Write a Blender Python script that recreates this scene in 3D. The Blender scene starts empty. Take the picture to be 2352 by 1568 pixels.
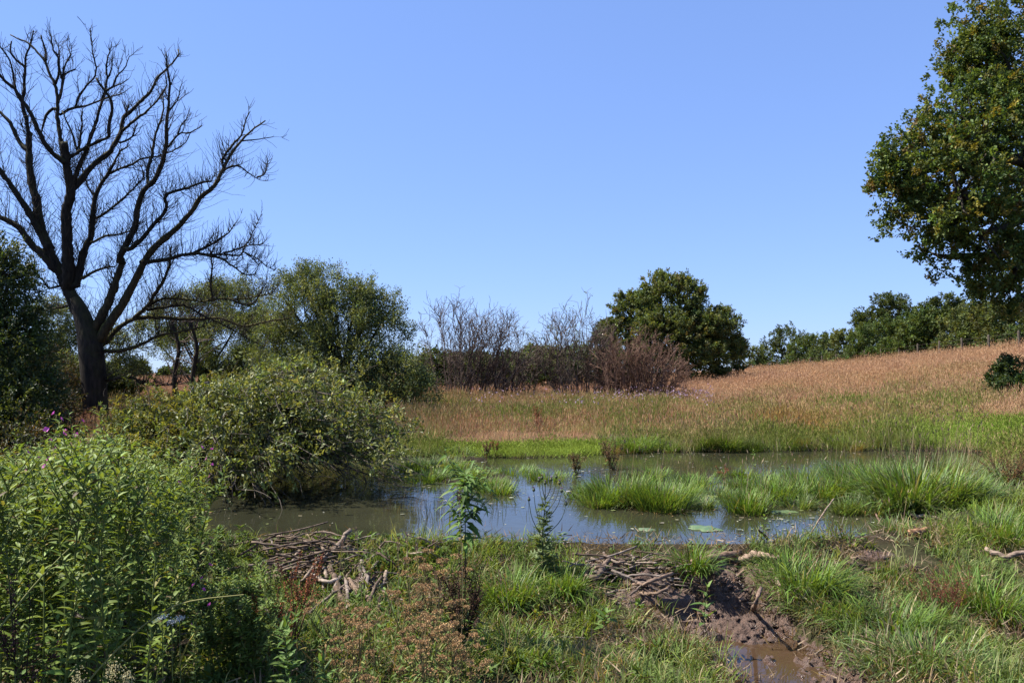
import bpy, math, random
import numpy as np
from mathutils import Vector

SC = bpy.context.scene
COL = SC.collection
rng = np.random.default_rng(7)
random.seed(7)
UP = np.array([0., 0., 1.])

# ------------------------------------------------------------------ camera
CAM_Z = 1.65
F = 1846.0                      # focal length in units of a 2352 px wide picture
PITCH = math.atan(71 / F)
cam_d = bpy.data.cameras.new('camera')
cam_d.sensor_width = 36.0
cam_d.lens = 36.0 * F / 2352.0
cam_d.clip_start = 0.05
cam_d.clip_end = 6000.0
cam = bpy.data.objects.new('camera', cam_d)
COL.objects.link(cam)
cam.location = (0, 0, CAM_Z)
cam.rotation_euler = (math.radians(90) + PITCH, 0, 0)
SC.camera = cam

# ------------------------------------------------------------------ world and sun
SUN_EL = math.radians(54)
SUN_AZ = math.radians(-83)      # clockwise from +Y: the sun stands left of the view
world = bpy.data.worlds.new('World')
SC.world = world
world.use_nodes = True
wn = world.node_tree.nodes
wl = world.node_tree.links
wn.clear()
sky = wn.new('ShaderNodeTexSky')
sky.sky_type = 'NISHITA'
sky.sun_disc = False
sky.sun_elevation = SUN_EL
sky.sun_rotation = SUN_AZ
sky.altitude = 50
sky.air_density = 1.0
sky.dust_density = 0.0
sky.ozone_density = 3.0
bg = wn.new('ShaderNodeBackground')
bg.inputs['Strength'].default_value = 0.092
wo = wn.new('ShaderNodeOutputWorld')
gam = wn.new('ShaderNodeGamma'); gam.inputs['Gamma'].default_value = 0.5      # the photograph's soft highlight roll-off and white balance
wbm = wn.new('ShaderNodeMix'); wbm.data_type = 'RGBA'; wbm.blend_type = 'MULTIPLY'; wbm.inputs[0].default_value = 1.0
wbm.inputs[7].default_value = (0.965, 1.28, 2.09, 1)
wl.new(sky.outputs[0], gam.inputs[0]); wl.new(gam.outputs[0], wbm.inputs[6]); wl.new(wbm.outputs[2], bg.inputs[0])
wl.new(bg.outputs[0], wo.inputs[0])

sun_d = bpy.data.lights.new('sun', 'SUN')
sun_d.energy = 5.0
sun_d.angle = math.radians(0.53)
sun_d.color = (1.0, 0.945, 0.85)
sun = bpy.data.objects.new('sun', sun_d)
COL.objects.link(sun)
sdir = Vector((math.sin(SUN_AZ) * math.cos(SUN_EL), math.cos(SUN_AZ) * math.cos(SUN_EL), math.sin(SUN_EL)))
sun.rotation_euler = sdir.to_track_quat('Z', 'Y').to_euler()
sun.location = (-20, 10, 40)

SC.view_settings.view_transform = 'Standard'
SC.view_settings.look = 'None'
SC.view_settings.exposure = 1.30
SC.view_settings.gamma = 1.0
SC.view_settings.use_curve_mapping = False
SC.cycles.max_bounces = 6
SC.cycles.transparent_max_bounces = 4

# ------------------------------------------------------------------ helpers: maths
def nrm(a):
    return a / np.maximum(np.linalg.norm(a, axis=-1, keepdims=True), 1e-9)

def sstep(a, b, x):
    t = np.clip((x - a) / (b - a), 0, 1)
    return t * t * (3 - 2 * t)

def perp(d):
    r = rng.normal(size=d.shape)
    return nrm(np.cross(d, r))

_tab = np.random.default_rng(3).random((256, 256))
def vnoise(x, y):
    xi = np.floor(x).astype(int); yi = np.floor(y).astype(int)
    fx = x - xi; fy = y - yi
    fx = fx * fx * (3 - 2 * fx); fy = fy * fy * (3 - 2 * fy)
    g = lambda a, b: _tab[a & 255, b & 255]
    return (g(xi, yi) * (1 - fx) + g(xi + 1, yi) * fx) * (1 - fy) + (g(xi, yi + 1) * (1 - fx) + g(xi + 1, yi + 1) * fx) * fy

def fbm(x, y, o=4):
    s = 0.0; a = 0.5; t = 0
    for k in range(o):
        s = s + a * vnoise(x * 2 ** k + 17.3 * k, y * 2 ** k - 9.1 * k); t += a; a *= 0.5
    return s / t

CP, SP = math.cos(PITCH), math.sin(PITCH)
def P(u, v, d):
    """the point at distance d (along +Y) behind pixel (u, v) of a 2352 x 1568 picture"""
    rx = u - 1176.0; upc = 784.0 - v
    y = F * CP - upc * SP
    z = F * SP + upc * CP
    return np.array([rx / y * d, d, CAM_Z + z / y * d])

def X(u, d):
    return (u - 1176.0) / F * d

def sdf(px, py, poly):
    px = np.asarray(px, float); py = np.asarray(py, float)
    best = np.full(px.shape, 1e9); inside = np.zeros(px.shape, bool)
    n = len(poly)
    for i in range(n):
        ax, ay = poly[i]; bx, by = poly[(i + 1) % n]
        dx, dy = bx - ax, by - ay
        t = np.clip(((px - ax) * dx + (py - ay) * dy) / (dx * dx + dy * dy), 0, 1)
        best = np.minimum(best, np.hypot(px - ax - t * dx, py - ay - t * dy))
        c = ((ay > py) != (by > py))
        xx = ax + (py - ay) / (dy if abs(dy) > 1e-9 else 1e-9) * dx
        inside ^= c & (px < xx)
    return np.where(inside, -best, best)

# ------------------------------------------------------------------ helpers: meshes
ALBEDO = 0.74
class Buf:
    def __init__(s):
        s.v = []; s.t = []; s.q = []; s.c = []; s.n = 0
    def add(s, v, tris=None, quads=None, c=(1, 1, 1)):
        v = np.asarray(v, float).reshape(-1, 3)
        c = np.asarray(c, float)
        if c.ndim == 1:
            c = np.tile(c, (len(v), 1))
        s.v.append(v); s.c.append(c)
        if tris is not None and len(tris): s.t.append(np.asarray(tris).reshape(-1, 3) + s.n)
        if quads is not None and len(quads): s.q.append(np.asarray(quads).reshape(-1, 4) + s.n)
        s.n += len(v)
    def mesh(s, name, mat, origin=(0, 0, 0), smooth=False):
        me = bpy.data.meshes.new(name)
        v = np.concatenate(s.v) - np.asarray(origin, float)
        c = np.concatenate(s.c) * ALBEDO
        t = np.concatenate(s.t) if s.t else np.zeros((0, 3), int)
        q = np.concatenate(s.q) if s.q else np.zeros((0, 4), int)
        me.vertices.add(len(v)); me.vertices.foreach_set('co', v.astype(np.float32).ravel())
        loops = np.concatenate([t.ravel(), q.ravel()]).astype(np.int32)
        starts = np.concatenate([np.arange(len(t)) * 3, len(t) * 3 + np.arange(len(q)) * 4]).astype(np.int32)
        me.loops.add(len(loops)); me.loops.foreach_set('vertex_index', loops)
        me.polygons.add(len(starts)); me.polygons.foreach_set('loop_start', starts)
        if smooth:
            me.polygons.foreach_set('use_smooth', np.ones(len(starts), bool))
        me.update(calc_edges=True)
        a = me.attributes.new('tint', 'FLOAT_COLOR', 'POINT')
        a.data.foreach_set('color', np.concatenate([c, np.ones((len(c), 1))], 1).astype(np.float32).ravel())
        me.materials.append(mat)
        return me
    def obj(s, name, mat, parent=None, smooth=False, origin=None, stuff=False, kind=None):
        if origin is None:
            origin = parent['_o'] if parent is not None else (0, 0, 0)
        o = bpy.data.objects.new(name, s.mesh(name, mat, origin, smooth))
        COL.objects.link(o)
        if parent is not None: o.parent = parent
        else: o.location = origin
        if stuff: o['kind'] = 'stuff'
        if kind: o['kind'] = kind
        return o

def thing(name, label, cat, loc, group=None):
    o = bpy.data.objects.new(name, None)
    COL.objects.link(o)
    o.empty_display_size = 0.1
    o.location = loc
    o['label'] = label; o['category'] = cat
    if group: o['group'] = group
    o['_o'] = [float(a) for a in loc]
    return o

def tag(o, label, cat, group=None):
    o['label'] = label; o['category'] = cat
    if group: o['group'] = group
    return o

def dup(root, loc, rz=0.0, sc=1.0, label=None, group=None, tilt=(0, 0)):
    r = root.copy(); COL.objects.link(r)
    r.location = loc; r.rotation_euler = (tilt[0], tilt[1], rz); r.scale = (sc, sc, sc)
    if label: r['label'] = label
    if group: r['group'] = group
    for ch in root.children:
        c = ch.copy(); COL.objects.link(c); c.parent = r
        for g in ch.children:
            d = g.copy(); COL.objects.link(d); d.parent = c
    return r

def tubes(buf, pts, rad, sides=4, c=(1, 1, 1), cap=False):
    """m tubes of n points each: pts (m,n,3), rad (m,n)"""
    pts = np.asarray(pts, float); rad = np.asarray(rad, float)
    if pts.ndim == 2: pts = pts[None]; rad = rad[None]
    m, n, _ = pts.shape
    tan = np.empty_like(pts)
    tan[:, 1:-1] = pts[:, 2:] - pts[:, :-2]; tan[:, 0] = pts[:, 1] - pts[:, 0]; tan[:, -1] = pts[:, -1] - pts[:, -2]
    tan = nrm(tan)
    main = nrm(pts[:, -1] - pts[:, 0])
    ref = np.where(np.abs(main[:, 2:3]) > 0.8, np.array([[1., 0.13, 0.]]), np.array([[0.1, 0.05, 1.]]))
    a = nrm(np.cross(tan, ref[:, None, :])); b = np.cross(tan, a)
    ang = np.arange(sides) / sides * 2 * np.pi
    ring = a[:, :, None] * np.cos(ang)[None, None, :, None] + b[:, :, None] * np.sin(ang)[None, None, :, None]
    v = pts[:, :, None] + ring * rad[:, :, None, None]
    idx = np.arange(m * n * sides).reshape(m, n, sides)
    i0 = idx[:, :-1]; i1 = idx[:, 1:]
    q = np.stack([i0, np.roll(i0, -1, 2), np.roll(i1, -1, 2), i1], -1).reshape(-1, 4)
    c = np.asarray(c, float)
    if c.ndim == 2: c = np.repeat(c, n * sides, 0)
    t = None
    if cap:
        fan = np.array([(0, k, k + 1) for k in range(1, sides - 1)])
        t = np.concatenate([np.concatenate([idx[k, -1][fan], idx[k, 0][fan[:, ::-1]]]) for k in range(m)])
    buf.add(v.reshape(-1, 3), t, q, c)

def grow(o, d, L, n, wob=0.15, up=0.0):
    m = len(o)
    pts = np.empty((m, n, 3)); pts[:, 0] = o; d = nrm(d)
    L = np.broadcast_to(np.asarray(L, float), (m,))
    for k in range(1, n):
        d = nrm(d + rng.normal(size=d.shape) * wob + UP * up)
        pts[:, k] = pts[:, k - 1] + d * (L / (n - 1))[:, None]
    return pts

def resample(p, n):
    p = np.asarray(p, float)
    s = np.concatenate([[0], np.cumsum(np.linalg.norm(np.diff(p, axis=0), axis=1))])
    t = np.linspace(0, s[-1], n)
    return np.stack([np.interp(t, s, p[:, k]) for k in range(p.shape[1])], 1)

def smooth_path(p, n):
    p = np.asarray(p, float)
    if len(p) > 2:
        q = [p[0]]
        for i in range(len(p) - 1):
            p0 = p[max(i - 1, 0)]; p1 = p[i]; p2 = p[i + 1]; p3 = p[min(i + 2, len(p) - 1)]
            for t in (0.25, 0.5, 0.75, 1.0):
                q.append(0.5 * ((2 * p1) + (-p0 + p2) * t + (2 * p0 - 5 * p1 + 4 * p2 - p3) * t * t + (-p0 + 3 * p1 - 3 * p2 + p3) * t ** 3))
        p = np.array(q)
    return resample(p, n)

def leaves4(buf, b, ax, nr, L, W, c, fold=0.25):
    """kite leaves of two triangles"""
    n = len(b); ax = nrm(ax); side = nrm(np.cross(nr, ax)); nn = np.cross(ax, side)
    L = np.broadcast_to(L, (n,))[:, None]; W = np.broadcast_to(W, (n,))[:, None]
    mid = b + ax * L * 0.45 + nn * W * fold
    v = np.stack([b, mid + side * W * 0.5, b + ax * L - nn * W * 0.15, mid - side * W * 0.5], 1)
    i = np.arange(n)[:, None] * 4
    t = np.concatenate([i + np.array([[0, 2, 1]]), i + np.array([[0, 3, 2]])])
    buf.add(v.reshape(-1, 3), t, None, np.repeat(c, 4, 0))

def leaves8(buf, b, ax, nr, L, W, c, droop=0.3, fold=0.2):
    """curved leaves of eight triangles with a folded midrib"""
    n = len(b); ax = nrm(ax); side = nrm(np.cross(nr, ax)); nn = np.cross(ax, side)
    L = np.broadcast_to(L, (n,))[:, None]; W = np.broadcast_to(W, (n,))[:, None]
    dr = np.broadcast_to(droop, (n,))[:, None]
    ctr = lambda t: b + ax * L * t - nn * L * dr * t * t
    c1 = ctr(0.3); c2 = ctr(0.68); tp = ctr(1.0)
    f = nn * W * fold
    v = np.stack([b, c1 + side * W * 0.48 + f, c1, c1 - side * W * 0.48 + f, c2 + side * W * 0.36 + f * .8, c2, c2 - side * W * 0.36 + f * .8, tp], 1)
    i = np.arange(n)[:, None] * 8
    tri = np.concatenate([i + np.array([a]) for a in ([0, 2, 1], [0, 3, 2], [4, 5, 7], [5, 6, 7])])
    qd = np.concatenate([i + np.array([a]) for a in ([1, 2, 5, 4], [2, 3, 6, 5])])
    buf.add(v.reshape(-1, 3), tri, qd, np.repeat(c, 8, 0))

def pick(pal, n, jit=0.18):
    cols = np.array([p[0] for p in pal], float); w = np.array([p[1] for p in pal], float)
    c = cols[rng.choice(len(pal), n, p=w / w.sum())]
    return np.clip(c * np.exp(rng.normal(size=(n, 1)) * jit) * np.exp(rng.normal(size=(n, 3)) * jit * 0.25), 0, 0.9)

# ------------------------------------------------------------------ materials
def new_mat(name):
    m = bpy.data.materials.new(name); m.use_nodes = True
    nt = m.node_tree; nt.nodes.clear()
    out = nt.nodes.new('ShaderNodeOutputMaterial')
    return m, nt.nodes, nt.links, out

def leaf_mat(name, trans=0.3, rough=0.5, inst=False, spec=0.3, tcol=(1.5, 1.35, 0.5)):
    m, n, l, out = new_mat(name)
    at = n.new('ShaderNodeAttribute'); at.attribute_name = 'tint'
    col = at.outputs['Color']
    if inst:
        ai = n.new('ShaderNodeAttribute'); ai.attribute_type = 'INSTANCER'; ai.attribute_name = 'itint'
        mx = n.new('ShaderNodeMix'); mx.data_type = 'RGBA'; mx.blend_type = 'MULTIPLY'; mx.inputs[0].default_value = 1
        l.new(col, mx.inputs[6]); l.new(ai.outputs['Color'], mx.inputs[7]); col = mx.outputs[2]
    p = n.new('ShaderNodeBsdfPrincipled')
    p.inputs['Roughness'].default_value = rough
    p.inputs['Specular IOR Level'].default_value = spec
    l.new(col, p.inputs['Base Color'])
    if trans > 0:
        tr = n.new('ShaderNodeBsdfTranslucent')
        mm = n.new('ShaderNodeMix'); mm.data_type = 'RGBA'; mm.blend_type = 'MULTIPLY'; mm.inputs[0].default_value = 1
        mm.clamp_result = False
        l.new(col, mm.inputs[6]); mm.inputs[7].default_value = (*tcol, 1)
        l.new(mm.outputs[2], tr.inputs[0])
        ms = n.new('ShaderNodeMixShader'); ms.inputs[0].default_value = trans
        l.new(p.outputs[0], ms.inputs[1]); l.new(tr.outputs[0], ms.inputs[2])
        l.new(ms.outputs[0], out.inputs[0])
    else:
        l.new(p.outputs[0], out.inputs[0])
    return m

def bark_mat(name, c0, c1, scale=18.0, moss=None, rough=0.85, stretch=(1, 1, 0.25), tinted=False):
    c0 = tuple(a * .7 for a in c0); c1 = tuple(a * .7 for a in c1)
    if moss: moss = tuple(a * .7 for a in moss)
    m, n, l, out = new_mat(name)
    tc = n.new('ShaderNodeTexCoord')
    mp = n.new('ShaderNodeMapping'); mp.inputs['Scale'].default_value = stretch
    l.new(tc.outputs['Object'], mp.inputs[0])
    nz = n.new('ShaderNodeTexNoise'); nz.inputs['Scale'].default_value = scale; nz.inputs['Detail'].default_value = 6
    l.new(mp.outputs[0], nz.inputs['Vector'])
    cr = n.new('ShaderNodeValToRGB')
    cr.color_ramp.elements[0].color = (*c0, 1); cr.color_ramp.elements[0].position = 0.32
    cr.color_ramp.elements[1].color = (*c1, 1); cr.color_ramp.elements[1].position = 0.7
    l.new(nz.outputs[0], cr.inputs[0])
    col = cr.outputs[0]
    if tinted:
        at = n.new('ShaderNodeAttribute'); at.attribute_name = 'tint'
        mx = n.new('ShaderNodeMix'); mx.data_type = 'RGBA'; mx.blend_type = 'MULTIPLY'; mx.inputs[0].default_value = 1
        l.new(col, mx.inputs[6]); l.new(at.outputs['Color'], mx.inputs[7]); col = mx.outputs[2]
    if moss:
        g = n.new('ShaderNodeNewGeometry'); sx = n.new('ShaderNodeSeparateXYZ'); l.new(g.outputs['Normal'], sx.inputs[0])
        n2 = n.new('ShaderNodeTexNoise'); n2.inputs['Scale'].default_value = 3.0; l.new(tc.outputs['Object'], n2.inputs['Vector'])
        ad = n.new('ShaderNodeMath'); ad.operation = 'ADD'; l.new(sx.outputs[2], ad.inputs[0]); l.new(n2.outputs[0], ad.inputs[1])
        mr = n.new('ShaderNodeMapRange'); mr.inputs[1].default_value = 0.55; mr.inputs[2].default_value = 1.05; l.new(ad.outputs[0], mr.inputs[0])
        mx = n.new('ShaderNodeMix'); mx.data_type = 'RGBA'
        l.new(mr.outputs[0], mx.inputs[0]); l.new(col, mx.inputs[6]); mx.inputs[7].default_value = (*moss, 1); col = mx.outputs[2]
    p = n.new('ShaderNodeBsdfPrincipled'); p.inputs['Roughness'].default_value = rough
    p.inputs['Specular IOR Level'].default_value = 0.2
    l.new(col, p.inputs['Base Color'])
    bp = n.new('ShaderNodeBump'); bp.inputs['Strength'].default_value = 0.6; bp.inputs['Distance'].default_value = 0.02
    l.new(nz.outputs[0], bp.inputs['Height']); l.new(bp.outputs[0], p.inputs['Normal'])
    l.new(p.outputs[0], out.inputs[0])
    return m

M_LEAF = leaf_mat('leaf', 0.30, 0.55, spec=.2)
M_SHINY = leaf_mat('shiny_leaf', 0.30, 0.5, spec=0.3)
M_GRASS = leaf_mat('grass_blade', 0.30, 0.6, inst=True, spec=.15)
M_MEADOW = leaf_mat('meadow_blade', 0.22, 0.7, inst=True, spec=.15, tcol=(1.1, 1.0, .75))
M_BLADE = leaf_mat('sedge_blade', 0.32, 0.5, spec=0.22)
M_PETAL = leaf_mat('petal', 0.35, 0.6, tcol=(1, .9, 1))
M_DRY = leaf_mat('dry_stalk', 0.12, 0.75, spec=0.15, tcol=(1, 1, 1))
M_DEAD = bark_mat('dead_bark', (0.009, 0.0065, 0.0045), (0.042, 0.031, 0.022), 14, moss=(0.05, 0.045, 0.014))
M_MOSSY = bark_mat('mossy_bark', (0.02, 0.016, 0.01), (0.09, 0.065, 0.03), 14, moss=(0.11, 0.095, 0.015))
M_TWIG = bark_mat('twig_bark', (0.06, 0.042, 0.034), (0.23, 0.17, 0.135), 9)
M_DARKTWIG = bark_mat('dead_tree_twig_bark', (0.012, 0.009, 0.007), (0.055, 0.042, 0.032), 9)
M_RED = bark_mat('red_twig_bark', (0.11, 0.062, 0.042), (0.33, 0.20, 0.14), 9)
M_BARK = bark_mat('living_bark', (0.02, 0.017, 0.012), (0.085, 0.07, 0.05), 12)
M_STICK = bark_mat('weathered_wood', (0.11, 0.08, 0.062), (0.54, 0.44, 0.36), 55, stretch=(.25, 1, 1), tinted=True)
M_POST = bark_mat('fence_post_wood', (0.05, 0.04, 0.03), (0.16, 0.13, 0.10), 20)

def ground_mat():
    m, n, l, out = new_mat('soil_and_thatch')
    at = n.new('ShaderNodeAttribute'); at.attribute_name = 'tint'
    g = n.new('ShaderNodeNewGeometry')
    nz = n.new('ShaderNodeTexNoise'); nz.inputs['Scale'].default_value = 9; nz.inputs['Detail'].default_value = 8; nz.inputs['Roughness'].default_value = .7
    l.new(g.outputs['Position'], nz.inputs['Vector'])
    mr = n.new('ShaderNodeMapRange'); mr.inputs[1].default_value = 0.3; mr.inputs[2].default_value = 0.7
    mr.inputs[3].default_value = 0.45; mr.inputs[4].default_value = 1.35
    l.new(nz.outputs[0], mr.inputs[0])
    mx = n.new('ShaderNodeMix'); mx.data_type = 'RGBA'; mx.blend_type = 'MULTIPLY'; mx.inputs[0].default_value = 1; mx.clamp_result = False
    cb = n.new('ShaderNodeCombineColor')
    for k in range(3): l.new(mr.outputs[0], cb.inputs[k])
    l.new(at.outputs['Color'], mx.inputs[6]); l.new(cb.outputs[0], mx.inputs[7])
    p = n.new('ShaderNodeBsdfPrincipled'); p.inputs['Roughness'].default_value = 0.9; p.inputs['Specular IOR Level'].default_value = 0.1
    l.new(mx.outputs[2], p.inputs['Base Color'])
    bp = n.new('ShaderNodeBump'); bp.inputs['Strength'].default_value = 0.8; bp.inputs['Distance'].default_value = 0.04
    l.new(nz.outputs[0], bp.inputs['Height']); l.new(bp.outputs[0], p.inputs['Normal'])
    l.new(p.outputs[0], out.inputs[0])
    return m
M_GROUND = ground_mat()

def mud_mat():
    m, n, l, out = new_mat('wet_mud')
    g = n.new('ShaderNodeNewGeometry')
    nz = n.new('ShaderNodeTexNoise'); nz.inputs['Scale'].default_value = 48; nz.inputs['Detail'].default_value = 8; nz.inputs['Roughness'].default_value = .65
    l.new(g.outputs['Position'], nz.inputs['Vector'])
    n2 = n.new('ShaderNodeTexNoise'); n2.inputs['Scale'].default_value = 4; n2.inputs['Detail'].default_value = 3
    l.new(g.outputs['Position'], n2.inputs['Vector'])
    cr = n.new('ShaderNodeValToRGB')
    cr.color_ramp.elements[0].color = (0.034, 0.02, 0.0135, 1); cr.color_ramp.elements[0].position = .3
    cr.color_ramp.elements[1].color = (0.15, 0.088, 0.062, 1); cr.color_ramp.elements[1].position = .7
    l.new(nz.outputs[0], cr.inputs[0])
    p = n.new('ShaderNodeBsdfPrincipled'); p.inputs['Specular IOR Level'].default_value = 0.5
    mr = n.new('ShaderNodeMapRange'); mr.inputs[1].default_value = 0.38; mr.inputs[2].default_value = 0.55
    mr.inputs[3].default_value = 0.22; mr.inputs[4].default_value = 0.8
    l.new(n2.outputs[0], mr.inputs[0]); l.new(mr.outputs[0], p.inputs['Roughness'])
    l.new(cr.outputs[0], p.inputs['Base Color'])
    bp = n.new('ShaderNodeBump'); bp.inputs['Strength'].default_value = 1.0; bp.inputs['Distance'].default_value = 0.03
    l.new(nz.outputs[0], bp.inputs['Height']); l.new(bp.outputs[0], p.inputs['Normal'])
    l.new(p.outputs[0], out.inputs[0])
    return m
M_MUD = mud_mat()

def water_mat(name, c0, c1, ripple=0.012, rough=0.03):
    m, n, l, out = new_mat(name)
    g = n.new('ShaderNodeNewGeometry')
    nz = n.new('ShaderNodeTexNoise'); nz.inputs['Scale'].default_value = 0.6; nz.inputs['Detail'].default_value = 5
    l.new(g.outputs['Position'], nz.inputs['Vector'])
    cr = n.new('ShaderNodeValToRGB')
    cr.color_ramp.elements[0].color = (*c0, 1); cr.color_ramp.elements[0].position = .35
    cr.color_ramp.elements[1].color = (*c1, 1); cr.color_ramp.elements[1].position = .65
    l.new(nz.outputs[0], cr.inputs[0])
    p = n.new('ShaderNodeBsdfPrincipled'); p.inputs['Roughness'].default_value = rough; p.inputs['IOR'].default_value = 1.33
    l.new(cr.outputs[0], p.inputs['Base Color'])
    n2 = n.new('ShaderNodeTexNoise'); n2.inputs['Scale'].default_value = 7; n2.inputs['Detail'].default_value = 3
    l.new(g.outputs['Position'], n2.inputs['Vector'])
    bp = n.new('ShaderNodeBump'); bp.inputs['Strength'].default_value = 1.0; bp.inputs['Distance'].default_value = ripple
    l.new(n2.outputs[0], bp.inputs['Height']); l.new(bp.outputs[0], p.inputs['Normal'])
    l.new(p.outputs[0], out.inputs[0])
    return m
M_WATER = water_mat('pond_water', (0.021, 0.0215, 0.0125), (0.034, 0.034, 0.019), 0.0022)
M_PUDDLE = water_mat('puddle_water', (0.04, 0.024, 0.014), (0.06, 0.036, 0.021), 0.0012)

def algae_mat():
    m, n, l, out = new_mat('algae')
    at = n.new('ShaderNodeAttribute'); at.attribute_name = 'tint'
    g = n.new('ShaderNodeNewGeometry')
    nz = n.new('ShaderNodeTexNoise'); nz.inputs['Scale'].default_value = 14; nz.inputs['Detail'].default_value = 6
    l.new(g.outputs['Position'], nz.inputs['Vector'])
    mx = n.new('ShaderNodeMix'); mx.data_type = 'RGBA'
    mr = n.new('ShaderNodeMapRange'); mr.inputs[1].default_value = .4; mr.inputs[2].default_value = .65
    l.new(nz.outputs[0], mr.inputs[0]); l.new(mr.outputs[0], mx.inputs[0])
    l.new(at.outputs['Color'], mx.inputs[6]); mx.inputs[7].default_value = (0.11, 0.15, 0.06, 1)
    p = n.new('ShaderNodeBsdfPrincipled'); p.inputs['Roughness'].default_value = 0.45
    l.new(mx.outputs[2], p.inputs['Base Color'])
    bp = n.new('ShaderNodeBump'); bp.inputs['Strength'].default_value = .5; bp.inputs['Distance'].default_value = .01
    l.new(nz.outputs[0], bp.inputs['Height']); l.new(bp.outputs[0], p.inputs['Normal'])
    l.new(p.outputs[0], out.inputs[0])
    return m
M_ALGAE = algae_mat()

# ------------------------------------------------------------------ terrain
WATER = 0.12
POND = [(-5.2, 7.7), (-2.75, 7.1), (-1.9, 6.8), (-1.0, 6.62), (0, 6.68), (0.8, 6.62), (1.9, 6.62), (2.6, 6.85), (3.1, 6.95),
        (3.6, 7.3), (4.3, 7.9), (4.9, 8.45), (5.5, 9.1), (6.7, 10.5), (7.9, 13), (9.0, 14.6), (9.4, 15.4), (8.4, 15.9), (6.2, 15.9),
        (4.5, 15.8), (2.6, 15.6), (1.7, 15.3), (1.0, 14.75), (0.1, 14.5), (-0.5, 14.8), (-0.9, 14.9), (-1.9, 14.7), (-3, 14.7), (-4.5, 14), (-6, 12.5), (-6.4, 10), (-6.0, 8.6)]
def gz(u, v, z=0.0):
    """x, y of the level z under pixel (u, v)"""
    p = P(u, v, 1.0); k = (CAM_Z - z) / (CAM_Z - p[2])
    return p[0] * k, p[1] * k
MUD = [gz(u, v) for u, v in ((1520, 1400), (1600, 1352), (1700, 1330), (1760, 1368), (1830, 1425), (1900, 1452), (1950, 1495), (2010, 1568), (2060, 1660),
                             (1720, 1660), (1680, 1560), (1680, 1512), (1620, 1480), (1560, 1445))]
ISLETS = [(4.9, 10.6, 1.2, 1.5, .20), (1.55, 9.9, .75, .5, .15), (-0.5, 11.6, .8, 1.2, .145), (3.6, 9.8, .7, .6, .14), (-0.9, 14.2, .7, .4, .16)]
def height(x, y):
    x = np.asarray(x, float); y = np.asarray(y, float)
    t = np.clip((x - 6) / 24, 0, 1.02)
    k = np.interp(y, [-10, 0, 20, 45, 70, 110, 170, 300], [.5, .6, .9, 1.0, .74, .34, .2, .1])
    z = 2.65 * t ** 1.4 * k + 0.2 * sstep(12, 45, y) + (fbm(x * .35, y * .35) - .5) * 0.10
    z = np.where(x < -7, z + 0.0, z)
    d = sdf(x, y, POND)
    w = np.where(y < 8.6, 0.55, 0.8); A_ = np.where(y < 8.6, .25, np.where(y > 12.5, .15, .25 - .1 * (y - 8.6) / 3.9))
    out = z * sstep(0.0, 0.9, d) + A_ * np.exp(-np.maximum(d, 0) ** 2 / (2 * w * w)) + (fbm(x * 2.2, y * 2.2) - .5) * .07
    ins = A_ - 0.75 * sstep(0, 0.75, -d)
    z = np.where(d > 0, out, ins)
    for (cx, cy, rx, ry, h) in ISLETS:
        r = np.hypot((x - cx) / rx, (y - cy) / ry)
        z = np.where(d < 0, np.maximum(z, h - 0.5 * sstep(.55, 1.3, r)), z)
    md = sdf(x, y, MUD)
    z = z - 0.16 * sstep(0.10, -0.10, md) * (d > 0)
    return z
def ground(u, v, h=0.0):
    """the point of the ground seen through pixel (u, v), lifted by h"""
    p = P(u, v, 1.0); d = np.geomspace(2.2, 200, 900)
    pts = np.array([0, 0, CAM_Z])[None] * (1 - d[:, None]) + p[None] * d[:, None]
    g = height(pts[:, 0], pts[:, 1])
    k = np.argmax(pts[:, 2] < g)
    return np.array([pts[k, 0], pts[k, 1], g[k] + h])

ys = np.concatenate([np.linspace(-8, 2.5, 12)[:-1], np.linspace(2.5, 9.5, 150)[:-1], np.linspace(9.5, 18, 90)[:-1], np.geomspace(18, 160, 90)[:-1], np.geomspace(160, 3000, 20)])
ts = np.concatenate([np.linspace(-1, -.5, 20)[:-1], np.linspace(-.5, .5, 240)[:-1], np.linspace(.5, 1, 20)])
YY, TT = np.meshgrid(ys, ts, indexing='ij')
XX = TT * (9 + 1.75 * np.maximum(YY, 0))
ZZ = height(XX, YY)
dpond = sdf(XX, YY, POND)
far = sstep(18, 23, YY + 3 * (fbm(XX * .5, YY * .5) - .5))
tan = np.array([0.23, 0.135, 0.075]); soil = np.array([0.060, 0.044, 0.026]); gsoil = np.array([0.05, 0.058, 0.02])
cg = soil * (1 - .6) + gsoil * .6
col = cg[None, None] * (1 - far[..., None]) + tan[None, None] * far[..., None]
wet = sstep(.35, .1, dpond)[..., None]
col = col * (1 - wet * .75) + np.array([0.045, 0.03, 0.02]) * wet * .75
nb = Buf(); ny, nx = XX.shape
ii = np.arange(ny * nx).reshape(ny, nx)
nb.add(np.stack([XX, YY, ZZ], -1).reshape(-1, 3), None, np.stack([ii[:-1, :-1], ii[:-1, 1:], ii[1:, 1:], ii[1:, :-1]], -1).reshape(-1, 4), col.reshape(-1, 3))
nb.obj('ground', M_GROUND, smooth=True, kind='structure')

# pond water: one sheet that ends under the bank all round
pc = np.array(POND); wb = Buf()
cen = np.array([1.0, 11.2])
wb.add(np.c_[pc + nrm(pc - cen) * 0.16, np.full(len(pc), WATER)])
wme = bpy.data.meshes.new('pond_water')
wme.from_pydata([tuple(a) for a in wb.v[0]], [], [tuple(range(len(pc)))])
wme.materials.append(M_WATER)
wo_ = bpy.data.objects.new('pond_water', wme); COL.objects.link(wo_); wo_['kind'] = 'structure'

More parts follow.
